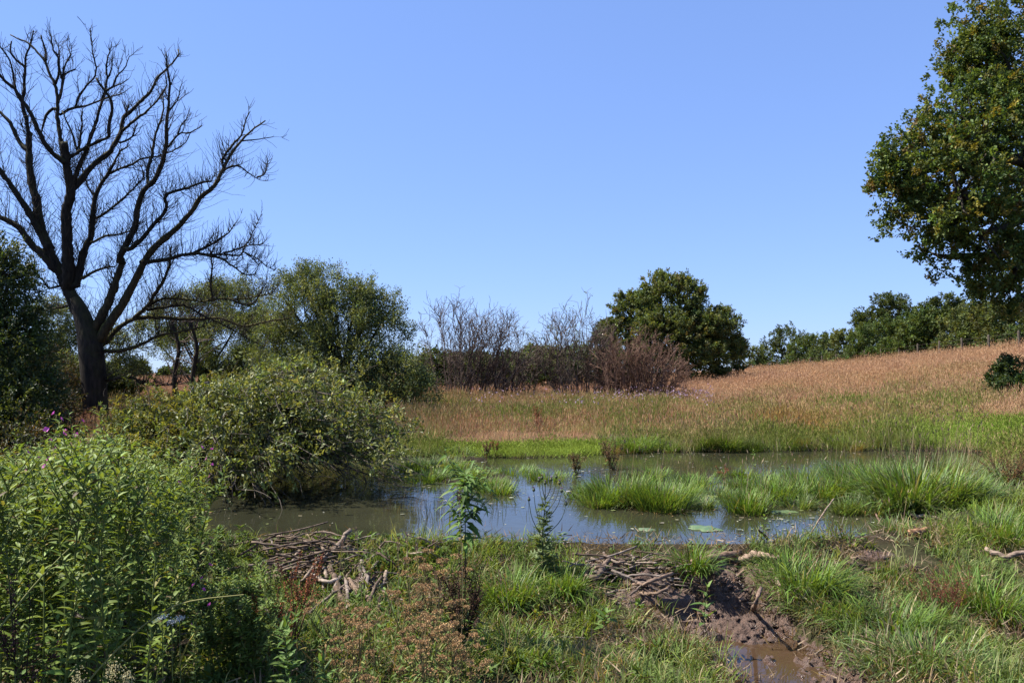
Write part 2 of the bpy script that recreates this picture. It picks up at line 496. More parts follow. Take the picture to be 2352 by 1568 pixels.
# mud in the trampled outflow, with puddles standing between its lumps
mx0, mx1 = min(p[0] for p in MUD) - .2, max(p[0] for p in MUD) + .2
my0, my1 = min(p[1] for p in MUD) - .2, max(p[1] for p in MUD) + .2
gx, gy = np.meshgrid(np.arange(mx0, mx1, 0.014), np.arange(my0, my1, 0.014))
md = sdf(gx, gy, MUD)
lump = fbm(gx * 5, gy * 5, 5)
lump2 = np.abs(fbm(gx * 14 + 5, gy * 14, 3) - .5) * 2
lump3 = np.abs(fbm(gx * 38 + 9, gy * 38 + 2, 3) - .5) * 2
g_ = md + .35 * (fbm(gx * 3 + 7, gy * 3) - .5)
mz = height(gx, gy) + 0.03 + 0.13 * (lump - .5) + 0.10 * (.35 - lump2) * sstep(.42, .55, lump) + 0.055 * (.3 - lump3) + .02 * (fbm(gx * 70, gy * 70, 3) - .5) - 0.12 * sstep(-.03, .14, md)
for _ in range(34):      # hoof prints
    hx, hy, ha = rng.uniform(mx0, mx1), rng.uniform(my0, my1), rng.random() * 6.28
    ux = (gx - hx) * math.cos(ha) + (gy - hy) * math.sin(ha); uy = -(gx - hx) * math.sin(ha) + (gy - hy) * math.cos(ha)
    q_ = np.hypot(ux / .055, uy / .04)
    mz = mz - .045 * sstep(1.0, .7, q_) * sstep(.0, .12, np.abs(uy) / .04 + .02) + .012 * np.exp(-((q_ - 1.25) / .2) ** 2)
mb = Buf(); ii = np.arange(gx.size).reshape(gx.shape)
q = np.stack([ii[:-1, :-1], ii[:-1, 1:], ii[1:, 1:], ii[1:, :-1]], -1)
q = q[(md[:-1, :-1] < .15)]
mb.add(np.stack([gx, gy, mz], -1).reshape(-1, 3), None, q.reshape(-1, 4))
mb.obj('mud', M_MUD, smooth=True, kind='structure')
# loose clods of mud, too many to count
cb = Buf(); n = 7000
x = rng.uniform(mx0, mx1, n); y = rng.uniform(my0, my1, n); dm = sdf(x, y, MUD)
hb_ = fbm(x * 5, y * 5, 5)
k = (dm < .12) & (hb_ > .46) & (rng.random(n) < .8); x, y = x[k], y[k]; n = len(x)
ix = np.clip(((x - mx0) / .014).astype(int), 0, gx.shape[1] - 1); iy = np.clip(((y - my0) / .014).astype(int), 0, gx.shape[0] - 1)
z = mz[iy, ix]
oct_ = np.array([[1, 0, 0], [.5, .87, .1], [-.5, .87, 0], [-1, 0, .1], [-.5, -.87, 0], [.5, -.87, .1], [.1, 0, .8]])
r = np.exp(rng.normal(size=n) * .55) * .013
v = oct_[None] * r[:, None, None] * rng.uniform(.6, 1.3, (n, 7, 3)) + np.stack([x, y, z - .003], 1)[:, None]
i = np.arange(n)[:, None] * 7
cb.add(v.reshape(-1, 3), np.concatenate([i + np.array([[a, (a + 1) % 6, 6]]) for a in range(6)]))
cb.obj('mud_clods', M_MUD, stuff=True)
pb = Buf()
pz = float(np.quantile(mz[md < -.05], .60))
pm = [(a[0], a[1], pz) for a in MUD]
pme = bpy.data.meshes.new('puddle_water'); pme.from_pydata(pm, [], [tuple(range(len(pm)))]); pme.materials.append(M_PUDDLE)
po = bpy.data.objects.new('puddle_water', pme); COL.objects.link(po); po['kind'] = 'structure'

# ------------------------------------------------------------------ scattering (uncountable ground cover)
def scatter(name, variants, pts, rz, scl, tint, tilt=0.12):
    coll = bpy.data.collections.new(name + '_sources')
    for k, me in enumerate(variants):
        coll.objects.link(bpy.data.objects.new('%s_source' % name, me))
    me = bpy.data.meshes.new(name); n = len(pts)
    me.vertices.add(n); me.vertices.foreach_set('co', np.asarray(pts, np.float32).ravel())
    a = me.attributes.new('rot', 'FLOAT_VECTOR', 'POINT')
    a.data.foreach_set('vector', np.c_[rng.normal(size=n) * tilt, rng.normal(size=n) * tilt, rz].astype(np.float32).ravel())
    scl = np.asarray(scl, np.float32)
    if scl.ndim == 1: scl = np.repeat(scl[:, None], 3, 1)
    a = me.attributes.new('scl', 'FLOAT_VECTOR', 'POINT'); a.data.foreach_set('vector', scl.ravel())
    a = me.attributes.new('vi', 'INT', 'POINT'); a.data.foreach_set('value', rng.integers(0, len(variants), n).astype(np.int32))
    a = me.attributes.new('itint', 'FLOAT_COLOR', 'POINT'); a.data.foreach_set('color', np.c_[tint, np.ones(n)].astype(np.float32).ravel())
    o = bpy.data.objects.new(name, me); COL.objects.link(o); o['kind'] = 'stuff'
    ng = bpy.data.node_groups.new(name + '_nodes', 'GeometryNodeTree')
    ng.interface.new_socket('Geometry', in_out='INPUT', socket_type='NodeSocketGeometry')
    ng.interface.new_socket('Geometry', in_out='OUTPUT', socket_type='NodeSocketGeometry')
    N, L = ng.nodes, ng.links
    gi = N.new('NodeGroupInput'); go = N.new('NodeGroupOutput')
    ci = N.new('GeometryNodeCollectionInfo'); ci.inputs['Collection'].default_value = coll
    ci.inputs['Separate Children'].default_value = True; ci.inputs['Reset Children'].default_value = True
    ip = N.new('GeometryNodeInstanceOnPoints'); ip.inputs['Pick Instance'].default_value = True
    def na(nm, ty):
        x = N.new('GeometryNodeInputNamedAttribute'); x.data_type = ty; x.inputs[0].default_value = nm
        return [s for s in x.outputs if s.enabled and s.name == 'Attribute'][0]
    L.new(gi.outputs[0], ip.inputs['Points']); L.new(ci.outputs[0], ip.inputs['Instance'])
    L.new(na('vi', 'INT'), ip.inputs['Instance Index'])
    e2r = N.new('FunctionNodeEulerToRotation'); L.new(na('rot', 'FLOAT_VECTOR'), e2r.inputs[0])
    L.new(e2r.outputs[0], ip.inputs['Rotation'])
    L.new(na('scl', 'FLOAT_VECTOR'), ip.inputs['Scale'])
    L.new(ip.outputs[0], go.inputs[0])
    md_ = o.modifiers.new('scatter', 'NODES'); md_.node_group = ng
    return o

def blades(buf, base, az, h, lean, w, bend, c, segs=3, twist=0.0):
    """grass blades: strips that taper to a point"""
    n = len(base)
    d = np.stack([np.cos(az), np.sin(az), np.zeros(n)], 1)
    s = np.stack([-np.sin(az + twist), np.cos(az + twist), np.zeros(n)], 1)
    rows = []
    for k in range(segs + 1):
        t = k / segs
        ph = lean + bend * t
        # integrate the curve roughly
        r = h * (np.sin(lean + bend * t * .5)) * t
        z = h * (np.cos(lean + bend * t * .5)) * t
        c_ = base + d * r[:, None] + UP * z[:, None]
        if k < segs:
            ww = (w * (1 - 0.55 * t))[:, None] * .5
            rows += [c_ - s * ww, c_ + s * ww]
        else:
            rows += [c_]
    v = np.stack(rows, 1); m = v.shape[1]
    i = np.arange(n)[:, None] * m
    q = np.concatenate([i + np.array([[2 * k, 2 * k + 1, 2 * k + 3, 2 * k + 2]]) for k in range(segs - 1)])
    t = i + np.array([[2 * segs - 2, 2 * segs - 1, 2 * segs]])
    shade = np.ones((n, m, 1))
    buf.add(v.reshape(-1, 3), t, q, (c[:, None, :] * shade).reshape(-1, 3))

def disc(n, r):
    a = rng.random(n) * 2 * np.pi; q = r * np.sqrt(rng.random(n))
    return np.stack([q * np.cos(a), q * np.sin(a), np.zeros(n)], 1), a

def seed_heads(buf, tip, d, L, W, c):
    leaves4(buf, tip, d, perp(d), L, W, c, .1)
    leaves4(buf, tip, d, perp(d), L, W, c, .1)

def tuft_mesh(name, n, h, r, w, bend, dry=.2, segs=3, heads=0, head_c=(1.1, 1.0, .9), head_L=.09, mat=None):
    b = Buf()
    p, a = disc(n, r)
    az = rng.random(n) * 2 * np.pi
    hh = h * rng.uniform(.45, 1.0, n)
    c = np.where(rng.random((n, 1)) < dry, np.array([[1.5, 1.3, 1.2]]), np.array([[1., 1., 1.]])) * rng.uniform(.7, 1.3, (n, 1))
    blades(b, p, az, hh, rng.uniform(.02, .35, n), np.full(n, w) * rng.uniform(.7, 1.3, n), rng.uniform(.2, 1, n) * bend, c, segs)
    if heads:
        p, a = disc(heads, r * 1.2); az = rng.random(heads) * 2 * np.pi; hh = h * rng.uniform(.95, 1.45, heads)
        le = rng.uniform(.02, .2, heads); be = rng.uniform(0, .35, heads)
        hc = np.array([head_c]) * rng.uniform(.8, 1.15, (heads, 1))
        blades(b, p, az, hh, le, np.full(heads, w * .5), be, hc, 2)
        tip = p + np.stack([np.cos(az) * np.sin(le + be * .5), np.sin(az) * np.sin(le + be * .5), np.cos(le + be * .5)], 1) * hh[:, None]
        dd = np.stack([np.cos(az) * np.sin(le + be), np.sin(az) * np.sin(le + be), np.cos(le + be)], 1)
        seed_heads(b, tip - dd * .03, dd, head_L * rng.uniform(.9, 1.7, heads), head_L * .13, hc)
    return b.mesh(name, mat or M_GRASS)

def fan_points(n, d0, d1, umin=-120, umax=2480):
    d = np.exp(rng.uniform(math.log(d0), math.log(d1), n)); u = rng.uniform(umin, umax, n)
    return X(u, d), d, u

# --- the dry meadow: from the far bank over the slope to the fence and the flat behind the trees
V = [tuft_mesh('meadow_tuft', 24, .5, .26, .006, 1.0, .25, 2, 14, mat=M_MEADOW) for _ in range(6)]
n = 104000
x, y, u = fan_points(n, 13.0, 130, -500, 2950)
dp = sdf(x, y, POND)
nz1 = fbm(x * .45, y * .45); nz2 = fbm(x * .13 + 9, y * .13); nz3 = fbm(x * 1.4 + 3, y * 1.4)
green = sstep(1, 0, (dp + 7.5 * (nz1 - .5) + 2.5 * (nz3 - .5) - .6) / np.where(x < 1.5, 3.8, np.where(x < 7, 1.5, 3.4)))             # lush strip along the water
gp = sstep(1.0, .6, np.hypot((x - 10.2) / 3.6, (y - 18.0) / 3.2) + (nz3 - .5) * .5)     # green hollow on the right
gp2 = sstep(1.0, .6, np.hypot((x - 14.5) / 3.6, (y - 24.5) / 3.2) + (nz3 - .5) * .6)
midg = sstep(9.5, 4.5, dp + 9 * (nz1 - .5)) * .45 * sstep(9, 4, x)
G = np.clip(np.maximum(np.maximum(green, gp), np.maximum(gp2 * .8, midg)), 0, 1)
keep = (dp > -.08) & (height(x, y) > .04) & (rng.random(n) < np.where(gp > .5, .75, 1))
keep &= ~((x < -5.5) & (y < 22) & (rng.random(n) < .6))
cT = 1.38 * np.stack([0.43 + .10 * (nz2 - .5), 0.305 + .10 * (nz2 - .5), 0.185 + .03 * (nz1 - .5)], 1)
cP = 1.22 * np.array([0.47, 0.32, 0.225]); cO = np.array([0.50, 0.30, 0.12]); cG = np.array([0.20, 0.26, 0.055]); cM = np.array([.215, .30, .06])
fp = sstep(.38, .58, nz2)[:, None]
c = cT * (1 - fp) + cP * fp
fm = (np.maximum(.75 * sstep(21, 18.5, y) * sstep(4, 1.5, x), np.clip(sstep(.40, .6, fbm(x * .7 + 80, y * .7)) + .5 * sstep(9, 3, x), 0, 1) * sstep(44, 23, y)))[:, None] * (rng.random((n, 1)) < .82)
c = c * (1 - fm) + cM * fm
orp = sstep(1.2, .4, np.hypot((x - 7.2) / 2.2, (y - 18.6) / 2.2) + (nz3 - .5) * .5)[:, None]
c = c * (1 - orp) + cO * orp
G = np.where((G > .4) & (gp < .4) & (rng.random(n) < .22 + .3 * sstep(.5, .62, fbm(x * 1.1 + 20, y * 1.1))), G * .25, G)
G3 = G[:, None]
c = c * (1 - G3) + cG * G3
c = c * rng.uniform(.85, 1.15, (n, 1))
s = 0.8 + .014 * y
hn = .2 + 1.5 * fbm(x * 1.0 + 60, y * 1.0)
sz = .78 * hn * np.where(G > .5, .72, 1.0) * rng.uniform(.7, 1.25, n) * np.where(gp > .5, .75, 1) * (1 + .004 * np.maximum(y - 20, 0))
lime = gp > .5; c[lime] = np.array([.22, .34, .05]) * rng.uniform(.75, 1.2, (lime.sum(), 1))
bright = (np.hypot((x - .6) / 2.3, (y - 15.6) / 1.1) < 1)
sz = np.where(bright, .3 * rng.uniform(.7, 1.3, n), sz); c[bright] = np.array([.25, .36, .05]) * rng.uniform(.8, 1.2, (bright.sum(), 1))
pts = np.c_[x, y, height(x, y) - .02]
scatter('meadow_grass', V, pts[keep], rng.random(keep.sum()) * 6.28, np.c_[s, s, sz][keep], c[keep])

# tall thin seed stems that stand above the green meadow like a pinkish haze
V = [tuft_mesh('seed_stem_tuft', 3, .4, .2, .005, .8, .9, 2, 9, head_L=.085, mat=M_MEADOW) for _ in range(5)]
n = 18000
x, y, u = fan_points(n, 15.6, 46, -400, 2800)
dp = sdf(x, y, POND); q = fbm(x * .6 + 11, y * .6)
keep = (dp > .9 + 2.2 * q) & (rng.random(n) < .12 + .8 * sstep(.42, .62, q)) & (np.hypot((x - 10.2) / 3.6, (y - 18.0) / 3.2) > 1)
pk = rng.random((n, 1))
c = np.where(pk < .55, np.array([[.58, .37, .25]]), np.where(pk < .8, np.array([[.62, .46, .26]]), np.array([[.42, .19, .11]]))) * rng.uniform(.7, 1.2, (n, 1))
sz = rng.uniform(.75, 1.25, n)
scatter('seeding_meadow_stems', V, np.c_[x, y, height(x, y) - .02][keep], rng.random(keep.sum()) * 6.28, np.c_[np.ones(n), np.ones(n), sz][keep], c[keep], .06)

# --- short grass in the foreground, on the dam and along the right-hand bank
V = [tuft_mesh('short_grass_tuft', 20, .16, .07, .0068, 2.3, .3, 4) for _ in range(8)]
n = 22000
x, y, u = fan_points(n, 2.6, 13.5, -700, 3400)
dp = sdf(x, y, POND); md = sdf(x, y, MUD)
nz1 = fbm(x * 1.6, y * 1.6); nz3 = fbm(x * 5 + 3, y * 5)
left = (x < -.36 * y) & (x > -.75 * y) & (y < 7)
bare = sstep(.53, .66, fbm(x * 1.9 + 31, y * 1.9 + 7) + .16 * np.exp(-md ** 2 / .3))
keep = (dp > -.02 + .1 * nz3) & (md > -.16 + .24 * nz3) & (rng.random(n) > bare * .9) & ~((y > 7.6) & (x < 3.2))
keep &= ~(left & (rng.random(n) < .6))
heap = (u > 590) & (u < 790) & (y > 5.6) & (y < 6.7); heap2 = (u > 1350) & (u < 1570) & (y > 5.5) & (y < 6.1)
keep &= ~((heap | heap2) & (rng.random(n) < .5))
cA = np.array([0.12, 0.183, 0.046]); cB = np.array([0.23, 0.265, 0.11]); cC = np.array([.145, .21, .03])
f = sstep(.4, .62, nz1)[:, None]
c = cA * (1 - f) + cC * f
pale = (rng.random(n) < .24)[:, None]
dry_ = (rng.random(n) < .10)[:, None]
c = np.where(dry_, np.array([.30, .235, .13]), np.where(pale, cB, c)) * rng.uniform(.7, 1.25, (n, 1))
sz = rng.uniform(.7, 1.35, n) * (1 + .6 * sstep(.5, .7, nz3)) * np.where(x > 2.0, 1.1, 1)
s = rng.uniform(.9, 1.2, n)
pts = np.c_[x, y, height(x, y) - .008]
scatter('short_grass', V, pts[keep], rng.random(keep.sum()) * 6.28, np.c_[s, s, sz][keep], c[keep], .25)

# --- low leafy weeds between the grass
def weed_mesh():
    b = Buf(); n = 16
    az = rng.random(n) * 6.28; el = rng.uniform(.2, 1.2, n)
    ax = np.stack([np.cos(az) * np.cos(el), np.sin(az) * np.cos(el), np.sin(el)], 1)
    base = disc(n, .03)[0] + UP * rng.uniform(0, .09, (n, 1))
    c = np.ones((n, 3)) * rng.uniform(.75, 1.3, (n, 1))
    leaves8(b, base, ax, np.cross(ax, np.cross(UP, ax)) + rng.normal(size=(n, 3)) * .3, rng.uniform(.035, .075, n), rng.uniform(.012, .022, n), c, .4)
    return b.mesh('weed', M_GRASS)
V = [weed_mesh() for _ in range(5)]
n = 6500
x, y, u = fan_points(n, 3.0, 7.6, 420, 2000)
dp = sdf(x, y, POND); md = sdf(x, y, MUD)
w = np.where(u < 1060, .8, np.where(u < 1300, .16, .05)) * (fbm(x * 2.2, y * 2.2) > .42)
keep = (dp > .1) & (md > .1) & (rng.random(n) < w)
c = np.array([0.12, 0.185, 0.045]) * rng.uniform(.7, 1.3, (n, 1)) * np.where(rng.random((n, 1)) < .15, np.array([[1.6, 1.1, .6]]), 1)
scatter('low_weeds', V, np.c_[x, y, height(x, y)][keep], rng.random(keep.sum()) * 6.28, rng.uniform(.6, 1.15, keep.sum()), c[keep], .2)

# --- dead thatch: dry blades and broken stems lying on the ground
V = [tuft_mesh('thatch_tuft', 9, .16, .09, .005, .6, 0, 2) for _ in range(4)]
n = 7500
x, y, u = fan_points(n, 3.0, 7.4, 560, 2400)
dp = sdf(x, y, POND); md = sdf(x, y, MUD)
keep = (dp > 0.02) & (md > -.25) & ((fbm(x * 2.6 + 40, y * 2.6) > .45) | (np.abs(md) < .22) | (dp < .25))
c = np.where(rng.random((n, 1)) < .5, np.array([[0.32, 0.24, 0.16]]), np.array([[.17, .11, .07]])) * rng.uniform(.6, 1.35, (n, 1))
scatter('dead_thatch', V, np.c_[x, y, height(x, y) + .015][keep], rng.random(keep.sum()) * 6.28, rng.uniform(.7, 1.3, (keep.sum(), 1)) * np.array([[1.3, 1.3, .35]]), c[keep], .9)

# --- leaves, seeds and scum afloat on the pond
b = Buf(); n = 11000
x = rng.uniform(-6, 8, n); y = 6.4 + (15.6 - 6.4) * rng.random(n) ** 1.6
dp = sdf(x, y, POND)
dens = .08 + .9 * sstep(.5, .64, fbm(x * .8, y * .8)) + sstep(.6, .05, -dp) * .8
k = (dp < -.1) & (rng.random(n) < dens); x, y = x[k], y[k]; n = len(x)
r = np.exp(rng.normal(size=n) * .6) * .0125; r = np.minimum(r, .034); az = rng.random(n) * 6.28
el = rng.uniform(.35, .9, n)
ang = np.arange(6) / 6 * 2 * np.pi
lx = np.cos(ang)[None] * r[:, None]; ly = np.sin(ang)[None] * (r * el)[:, None]
vx = x[:, None] + lx * np.cos(az)[:, None] - ly * np.sin(az)[:, None]
vy = y[:, None] + lx * np.sin(az)[:, None] + ly * np.cos(az)[:, None]
vz = WATER + .004 + rng.random((n, 1)) * .003 + rng.random((n, 6)) * .006
i = np.arange(n)[:, None] * 6
c = pick([((.30, .26, .17), 3), ((.22, .24, .09), 2), ((.40, .38, .30), 1.2), ((.30, .18, .09), .8)], n)
b.add(np.stack([vx, vy, vz], -1).reshape(-1, 3), np.concatenate([i + np.array([a]) for a in ([0, 1, 2], [0, 2, 3], [0, 3, 4], [0, 4, 5])]), None, np.repeat(c, 6, 0))
b.obj('floating_debris', leaf_mat('floating_leaf', 0, .35, spec=.5), stuff=True)

# ------------------------------------------------------------------ trees
def blob_clusters(blobs, n, shell=(.55, 1.05), low=.35, lump=0):
    c = np.array([b[0] for b in blobs], float); r = np.array([b[1] for b in blobs], float)
    rr = np.array([b[2] if len(b) > 2 else (1, 1, 1) for b in blobs], float)
    wt = r ** 2 * np.array([b[3] if len(b) > 3 else 1.0 for b in blobs]); k = rng.choice(len(blobs), n, p=wt / wt.sum())
    d = nrm(rng.normal(size=(n, 3)))
    d[:, 2] = np.where((d[:, 2] < -.2) & (rng.random(n) > low), -d[:, 2], d[:, 2])
    f = rng.uniform(shell[0] ** 3, shell[1] ** 3, n) ** (1 / 3)
    p = c[k] + d * rr[k] * (r[k] * f)[:, None]
    if lump:      # most sprays gather in lumps on the blob, so gaps and shaded hollows open between them
        ld = nrm(rng.normal(size=(len(blobs), lump, 3)) + UP * .25); lr = rng.uniform(.22, .42, (len(blobs), lump))
        j = rng.integers(0, lump, n); e = nrm(rng.normal(size=(n, 3)) + UP * .25)
        q = c[k] + rr[k] * r[k][:, None] * (ld[k, j] * rng.uniform(.78, .98, (len(blobs), lump))[k, j][:, None] + e * (lr[k, j] * rng.random(n) ** .45)[:, None])
        use = rng.random(n) < .70
        p = np.where(use[:, None], q, p); d = np.where(use[:, None], nrm(ld[k, j] * .6 + e), d)
    return p, d, k

def foliage(p, d, per, tw, L, W, pal, up=.45, rnd=.5, jit=.2, ang=(.4, 1.1), lean=None, cj=.22):
    """sprays: every spray is a twig with `per` leaves along it"""
    b = Buf(); m = len(p)
    ax = nrm(d * .7 + UP * up + rng.normal(size=(m, 3)) * rnd + (np.array(lean) if lean is not None else 0))
    tl = tw * rng.uniform(.6, 1.3, m)
    t = rng.random((m, per)) ** .8
    base = p[:, None] + ax[:, None] * (tl[:, None] * (t - .4))[..., None] + rng.normal(size=(m, per, 3)) * tw * .12
    A = np.repeat(ax[:, None], per, 1).reshape(-1, 3)
    q = perp(A); an = rng.uniform(ang[0], ang[1], len(A))[:, None]
    la = A * np.cos(an) + q * np.sin(an)
    nr = nrm(UP[None] * .7 + rng.normal(size=la.shape) * .6)
    cc = pick(pal, m, cj)
    c = np.repeat(cc, per, 0) * np.exp(rng.normal(size=(m * per, 1)) * jit)
    n = m * per
    leaves4(b, base.reshape(-1, 3), la, nr, L * rng.uniform(.6, 1.25, n), W * rng.uniform(.7, 1.2, n), np.clip(c, 0, .8))
    return b

def limbs(base, blobs, r0, sub=7, trunk_top=None, sides=7, tp=.62):
    b = Buf(); w = Buf()
    base = np.asarray(base, float)
    cen = np.mean([q[0] for q in blobs], 0)
    top = np.asarray(trunk_top if trunk_top is not None else base * (1 - tp) + cen * tp, float)
    tr = smooth_path([base, base * .5 + top * .5 + rng.normal(size=3) * r0 * .5, top], 9)
    tubes(b, tr, np.interp(np.linspace(0, 1, 9), [0, .15, 1], [r0 * 1.35, r0, r0 * .65]), sides)
    for q in blobs:
        c, r = np.asarray(q[0], float), q[1]
        s = tr[int(rng.integers(4, 9))]
        mid = s * .5 + c * .5 + rng.normal(size=3) * r * .12 - UP * 0.0
        pa = smooth_path([s, mid, c], 7)
        tubes(w, pa, np.linspace(r0 * .42, r0 * .16, 7), 5)
        dd = nrm(rng.normal(size=(sub, 3)) + UP * .4)
        g = grow(pa[rng.integers(3, 7, sub)], dd, r * rng.uniform(.6, .95, sub), 5, .18, .05)
        tubes(w, g, np.linspace(r0 * .14, r0 * .03, 5)[None].repeat(sub, 0), 3)
    return b, w

def leafy_tree(name, label, cat, base, blobs, n, per, tw, L, W, pal, r0, mat=None, group=None, bark=None, shell=(.5, 1.05), up=.45, low=.35, sub=7, lean=None, trunk_top=None, rnd=.5, lump=0):
    t = thing(name, label, cat, base, group)
    a, w = limbs(base, blobs, r0, sub, trunk_top)
    a.obj('trunk', bark or M_BARK, t, smooth=True)
    w.obj('limbs', bark or M_BARK, t, smooth=True, stuff=True)
    p, d, k = blob_clusters(blobs, n, shell, low, lump)
    foliage(p, d, per, tw, L, W, pal, up, lean=lean, rnd=rnd).obj('crown', mat or M_LEAF, t, stuff=True)
    return t

def B(u, v, d, rpx, sq=(1, 1, 1)):
    return (P(u, v, d), rpx / F * d, sq, 0.17 if u > 2420 and v < 700 and d < 36 else 1.0)

PAL_WILLOW = [((.145, .18, .07), 3), ((.20, .23, .10), 2), ((.09, .118, .045), 2)]
PAL_OAK = [((.075, .115, .028), 5), ((.12, .165, .04), 3), ((.19, .165, .035), 1.0), ((.15, .11, .04), .35)]
PAL_FIELD = [((.095, .13, .038), 4), ((.145, .175, .052), 3), ((.17, .155, .055), .7)]
PAL_HEDGE = [((.075, .11, .036), 3), ((.115, .15, .048), 3), ((.06, .082, .03), 2)]
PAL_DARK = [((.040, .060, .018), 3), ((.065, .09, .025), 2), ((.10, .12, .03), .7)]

# --- oak on the right: its trunk stands outside the picture, its crown leans in
oak_b = [B(2370, 60, 26.5, 175), B(2330, 200, 26.0, 150), B(2230, 290, 25.5, 115), B(2120, 370, 25.0, 95), B(2075, 430, 25.5, 72), B(2200, 440, 24.5, 120),
         B(2290, 360, 25.0, 130), B(2110, 500, 26.0, 82), B(2250, 540, 25.0, 105), B(2330, 620, 25.5, 90), B(2175, 590, 26.0, 60), B(2290, 655, 26.5, 52), B(2450, 300, 26.5, 190),
         B(2480, 520, 26.5, 170), B(2420, 640, 27.0, 90), B(2550, 120, 27.5, 200), B(2650, 350, 28.5, 220), B(2640, 560, 29.5, 170), B(2420, 450, 30.5, 190), B(2600, 250, 33.5, 230), B(2800, 400, 28.5, 230),
         B(2430, -90, 27.5, 200), B(2640, -130, 29.5, 230), B(2245, 150, 26.5, 70), B(2050, 400, 25.5, 48), B(2340, 690, 26.0, 40)]
ob = np.array([24.2, 28.2, 0]); ob[2] = float(height(ob[0], ob[1])) - .1
leafy_tree('oak_tree', 'large oak leaning in from the right edge with dense dark green crown', 'tree', ob, oak_b, 7000, 24, .42, .125, .08, PAL_OAK, .6, lump=16,
           sub=9, up=.25, low=.6, shell=(.35, 1.16), trunk_top=(23.4, 28.0, 10.0))

# --- round field tree in the centre
ct_b = [B(1540, 705, 58, 72), B(1470, 745, 57, 62), B(1620, 770, 58, 66), B(1665, 750, 59, 38), B(1560, 805, 57, 100), B(1665, 830, 58, 44), B(1440, 715, 57, 40), B(1505, 668, 58, 38), B(1585, 672, 58, 34),
        B(1610, 845, 56, 66), B(1425, 760, 57, 36), B(1520, 770, 55, 70), B(1690, 800, 60, 28), B(1480, 840, 57, 50), B(1555, 648, 58, 22)]
cb_ = np.array([X(1575, 58), 58, 0]); cb_[2] = float(height(cb_[0], cb_[1]))
leafy_tree('field_tree', 'broad round dark green tree standing at the foot of the dry slope', 'tree', cb_, ct_b, 3900, 28, .5, .18, .10, PAL_FIELD, .40, lump=14, up=.25, low=.55, shell=(.4, 1.05))
# small pale tree behind its right edge
b2 = np.array([X(1702, 96), 96, 0]); b2[2] = float(height(b2[0], b2[1]))
leafy_tree('small_tree', 'small grey-green tree just behind the right edge of the round tree', 'tree', b2, [B(1696, 790, 96, 16), B(1704, 808, 96, 17), B(1690, 822, 96, 20)], 160, 16, .7, .28, .13, PAL_HEDGE, .16)
b2 = np.array([X(1392, 64), 64, 0]); b2[2] = float(height(b2[0], b2[1]))
leafy_tree('dark_tree', 'small blackish ivy-clad tree beside the left edge of the round tree', 'tree', b2, [B(1395, 760, 64, 20), B(1385, 785, 64, 24), B(1402, 800, 64, 22)], 260, 16, .5, .22, .12, [((.022, .032, .014), 1), ((.035, .045, .02), 1)], .14)

# --- hedge trees and shrubs beyond the fence on the right
def fence_d(u): return 30.0 * F / (u - 1176.0)
hedge = [
    (1735, 6, [(1735, 830, 24), (1752, 822, 20)], 'low pale bramble bush at the far left end of the hedge'),
    (1795, 6, [(1795, 800, 40), (1770, 815, 30), (1815, 795, 34), (1800, 775, 18)], 'rounded dark hawthorn standing above the left end of the hedge'),
    (1852, 5, [(1850, 805, 32), (1835, 812, 24), (1868, 800, 20)], 'blue-green shrub right of the rounded hawthorn'),
    (1895, 6, [(1893, 805, 28), (1910, 800, 24)], 'low ragged shrub midway between the rounded hawthorn and the tall hedge tree'),
    (1945, 5, [(1942, 800, 32), (1930, 790, 24), (1960, 795, 28)], 'yellow-green shrub below the left side of the tall hedge tree'),
    (2035, 9, [(2035, 730, 42), (2005, 740, 34), (2068, 725, 36), (2030, 705, 24), (1990, 755, 26), (2085, 745, 28)], 'tall dark round-headed tree rising above the hedge'),
    (2005, 4, [(2003, 785, 40), (1985, 795, 28)], 'bright green shrub in front of the tall hedge tree'),
    (2065, 4, [(2060, 775, 42), (2085, 770, 32)], 'grey-green rounded shrub below the tall hedge tree, near the posts'),
    (2120, 4, [(2120, 760, 44), (2100, 770, 36), (2140, 755, 36)], 'leafy fresh green shrub right of the tall hedge tree'),
    (2165, 7, [(2165, 722, 34), (2140, 730, 28), (2190, 728, 30)], 'dark tree top showing over the fresh green shrub'),
    (2205, 4, [(2205, 752, 42), (2225, 745, 32)], 'light green bush behind the fence under the oak'),
    (2262, 5, [(2260, 745, 44), (2285, 740, 36)], 'yellowish bush behind the fence beneath the lowest oak branch'),
    (2318, 5, [(2320, 750, 42), (2345, 745, 40), (2300, 742, 30)], 'pale green hedge bush at the right edge of the picture'),
]
for (u, off, bl, lab) in hedge:
    d = fence_d(u) + off
    base = np.array([X(u, d), d, 0]); base[2] = float(height(base[0], base[1])) - .1
    blobs = [B(a, v - 4, d, r * 1.12) for a, v, r in bl] + [B(bl[0][0], bl[0][1] + bl[0][2] * .8, d, bl[0][2] * 1.05), B(bl[0][0] - bl[0][2] * .7, bl[0][1] + bl[0][2], d, bl[0][2] * .8), B(bl[0][0] + bl[0][2] * .7, bl[0][1] + bl[0][2], d, bl[0][2] * .8)]
    pal = [((.06, .085, .025), 3), ((.085, .11, .03), 2)] if 'dark' in lab and 'field' not in lab else [((.07, .11, .03), 3), ((.11, .15, .04), 3)] if 'green' in lab else PAL_HEDGE
    if 'yellow' in lab or 'light' in lab or 'pale' in lab: pal = [((.12, .15, .045), 3), ((.155, .175, .06), 2), ((.08, .105, .036), 2)]
    ar = sum(r * r for _, _, r in bl) / 1500
    leafy_tree('hedge_tree' if 'tree' in lab else 'hedge_shrub', lab, 'tree' if 'tree' in lab else 'shrub', base, blobs, int(160 * ar + 200), 22, .5, .20, .105, pal, .14, group='hedge beyond the fence', sub=4, lump=10)

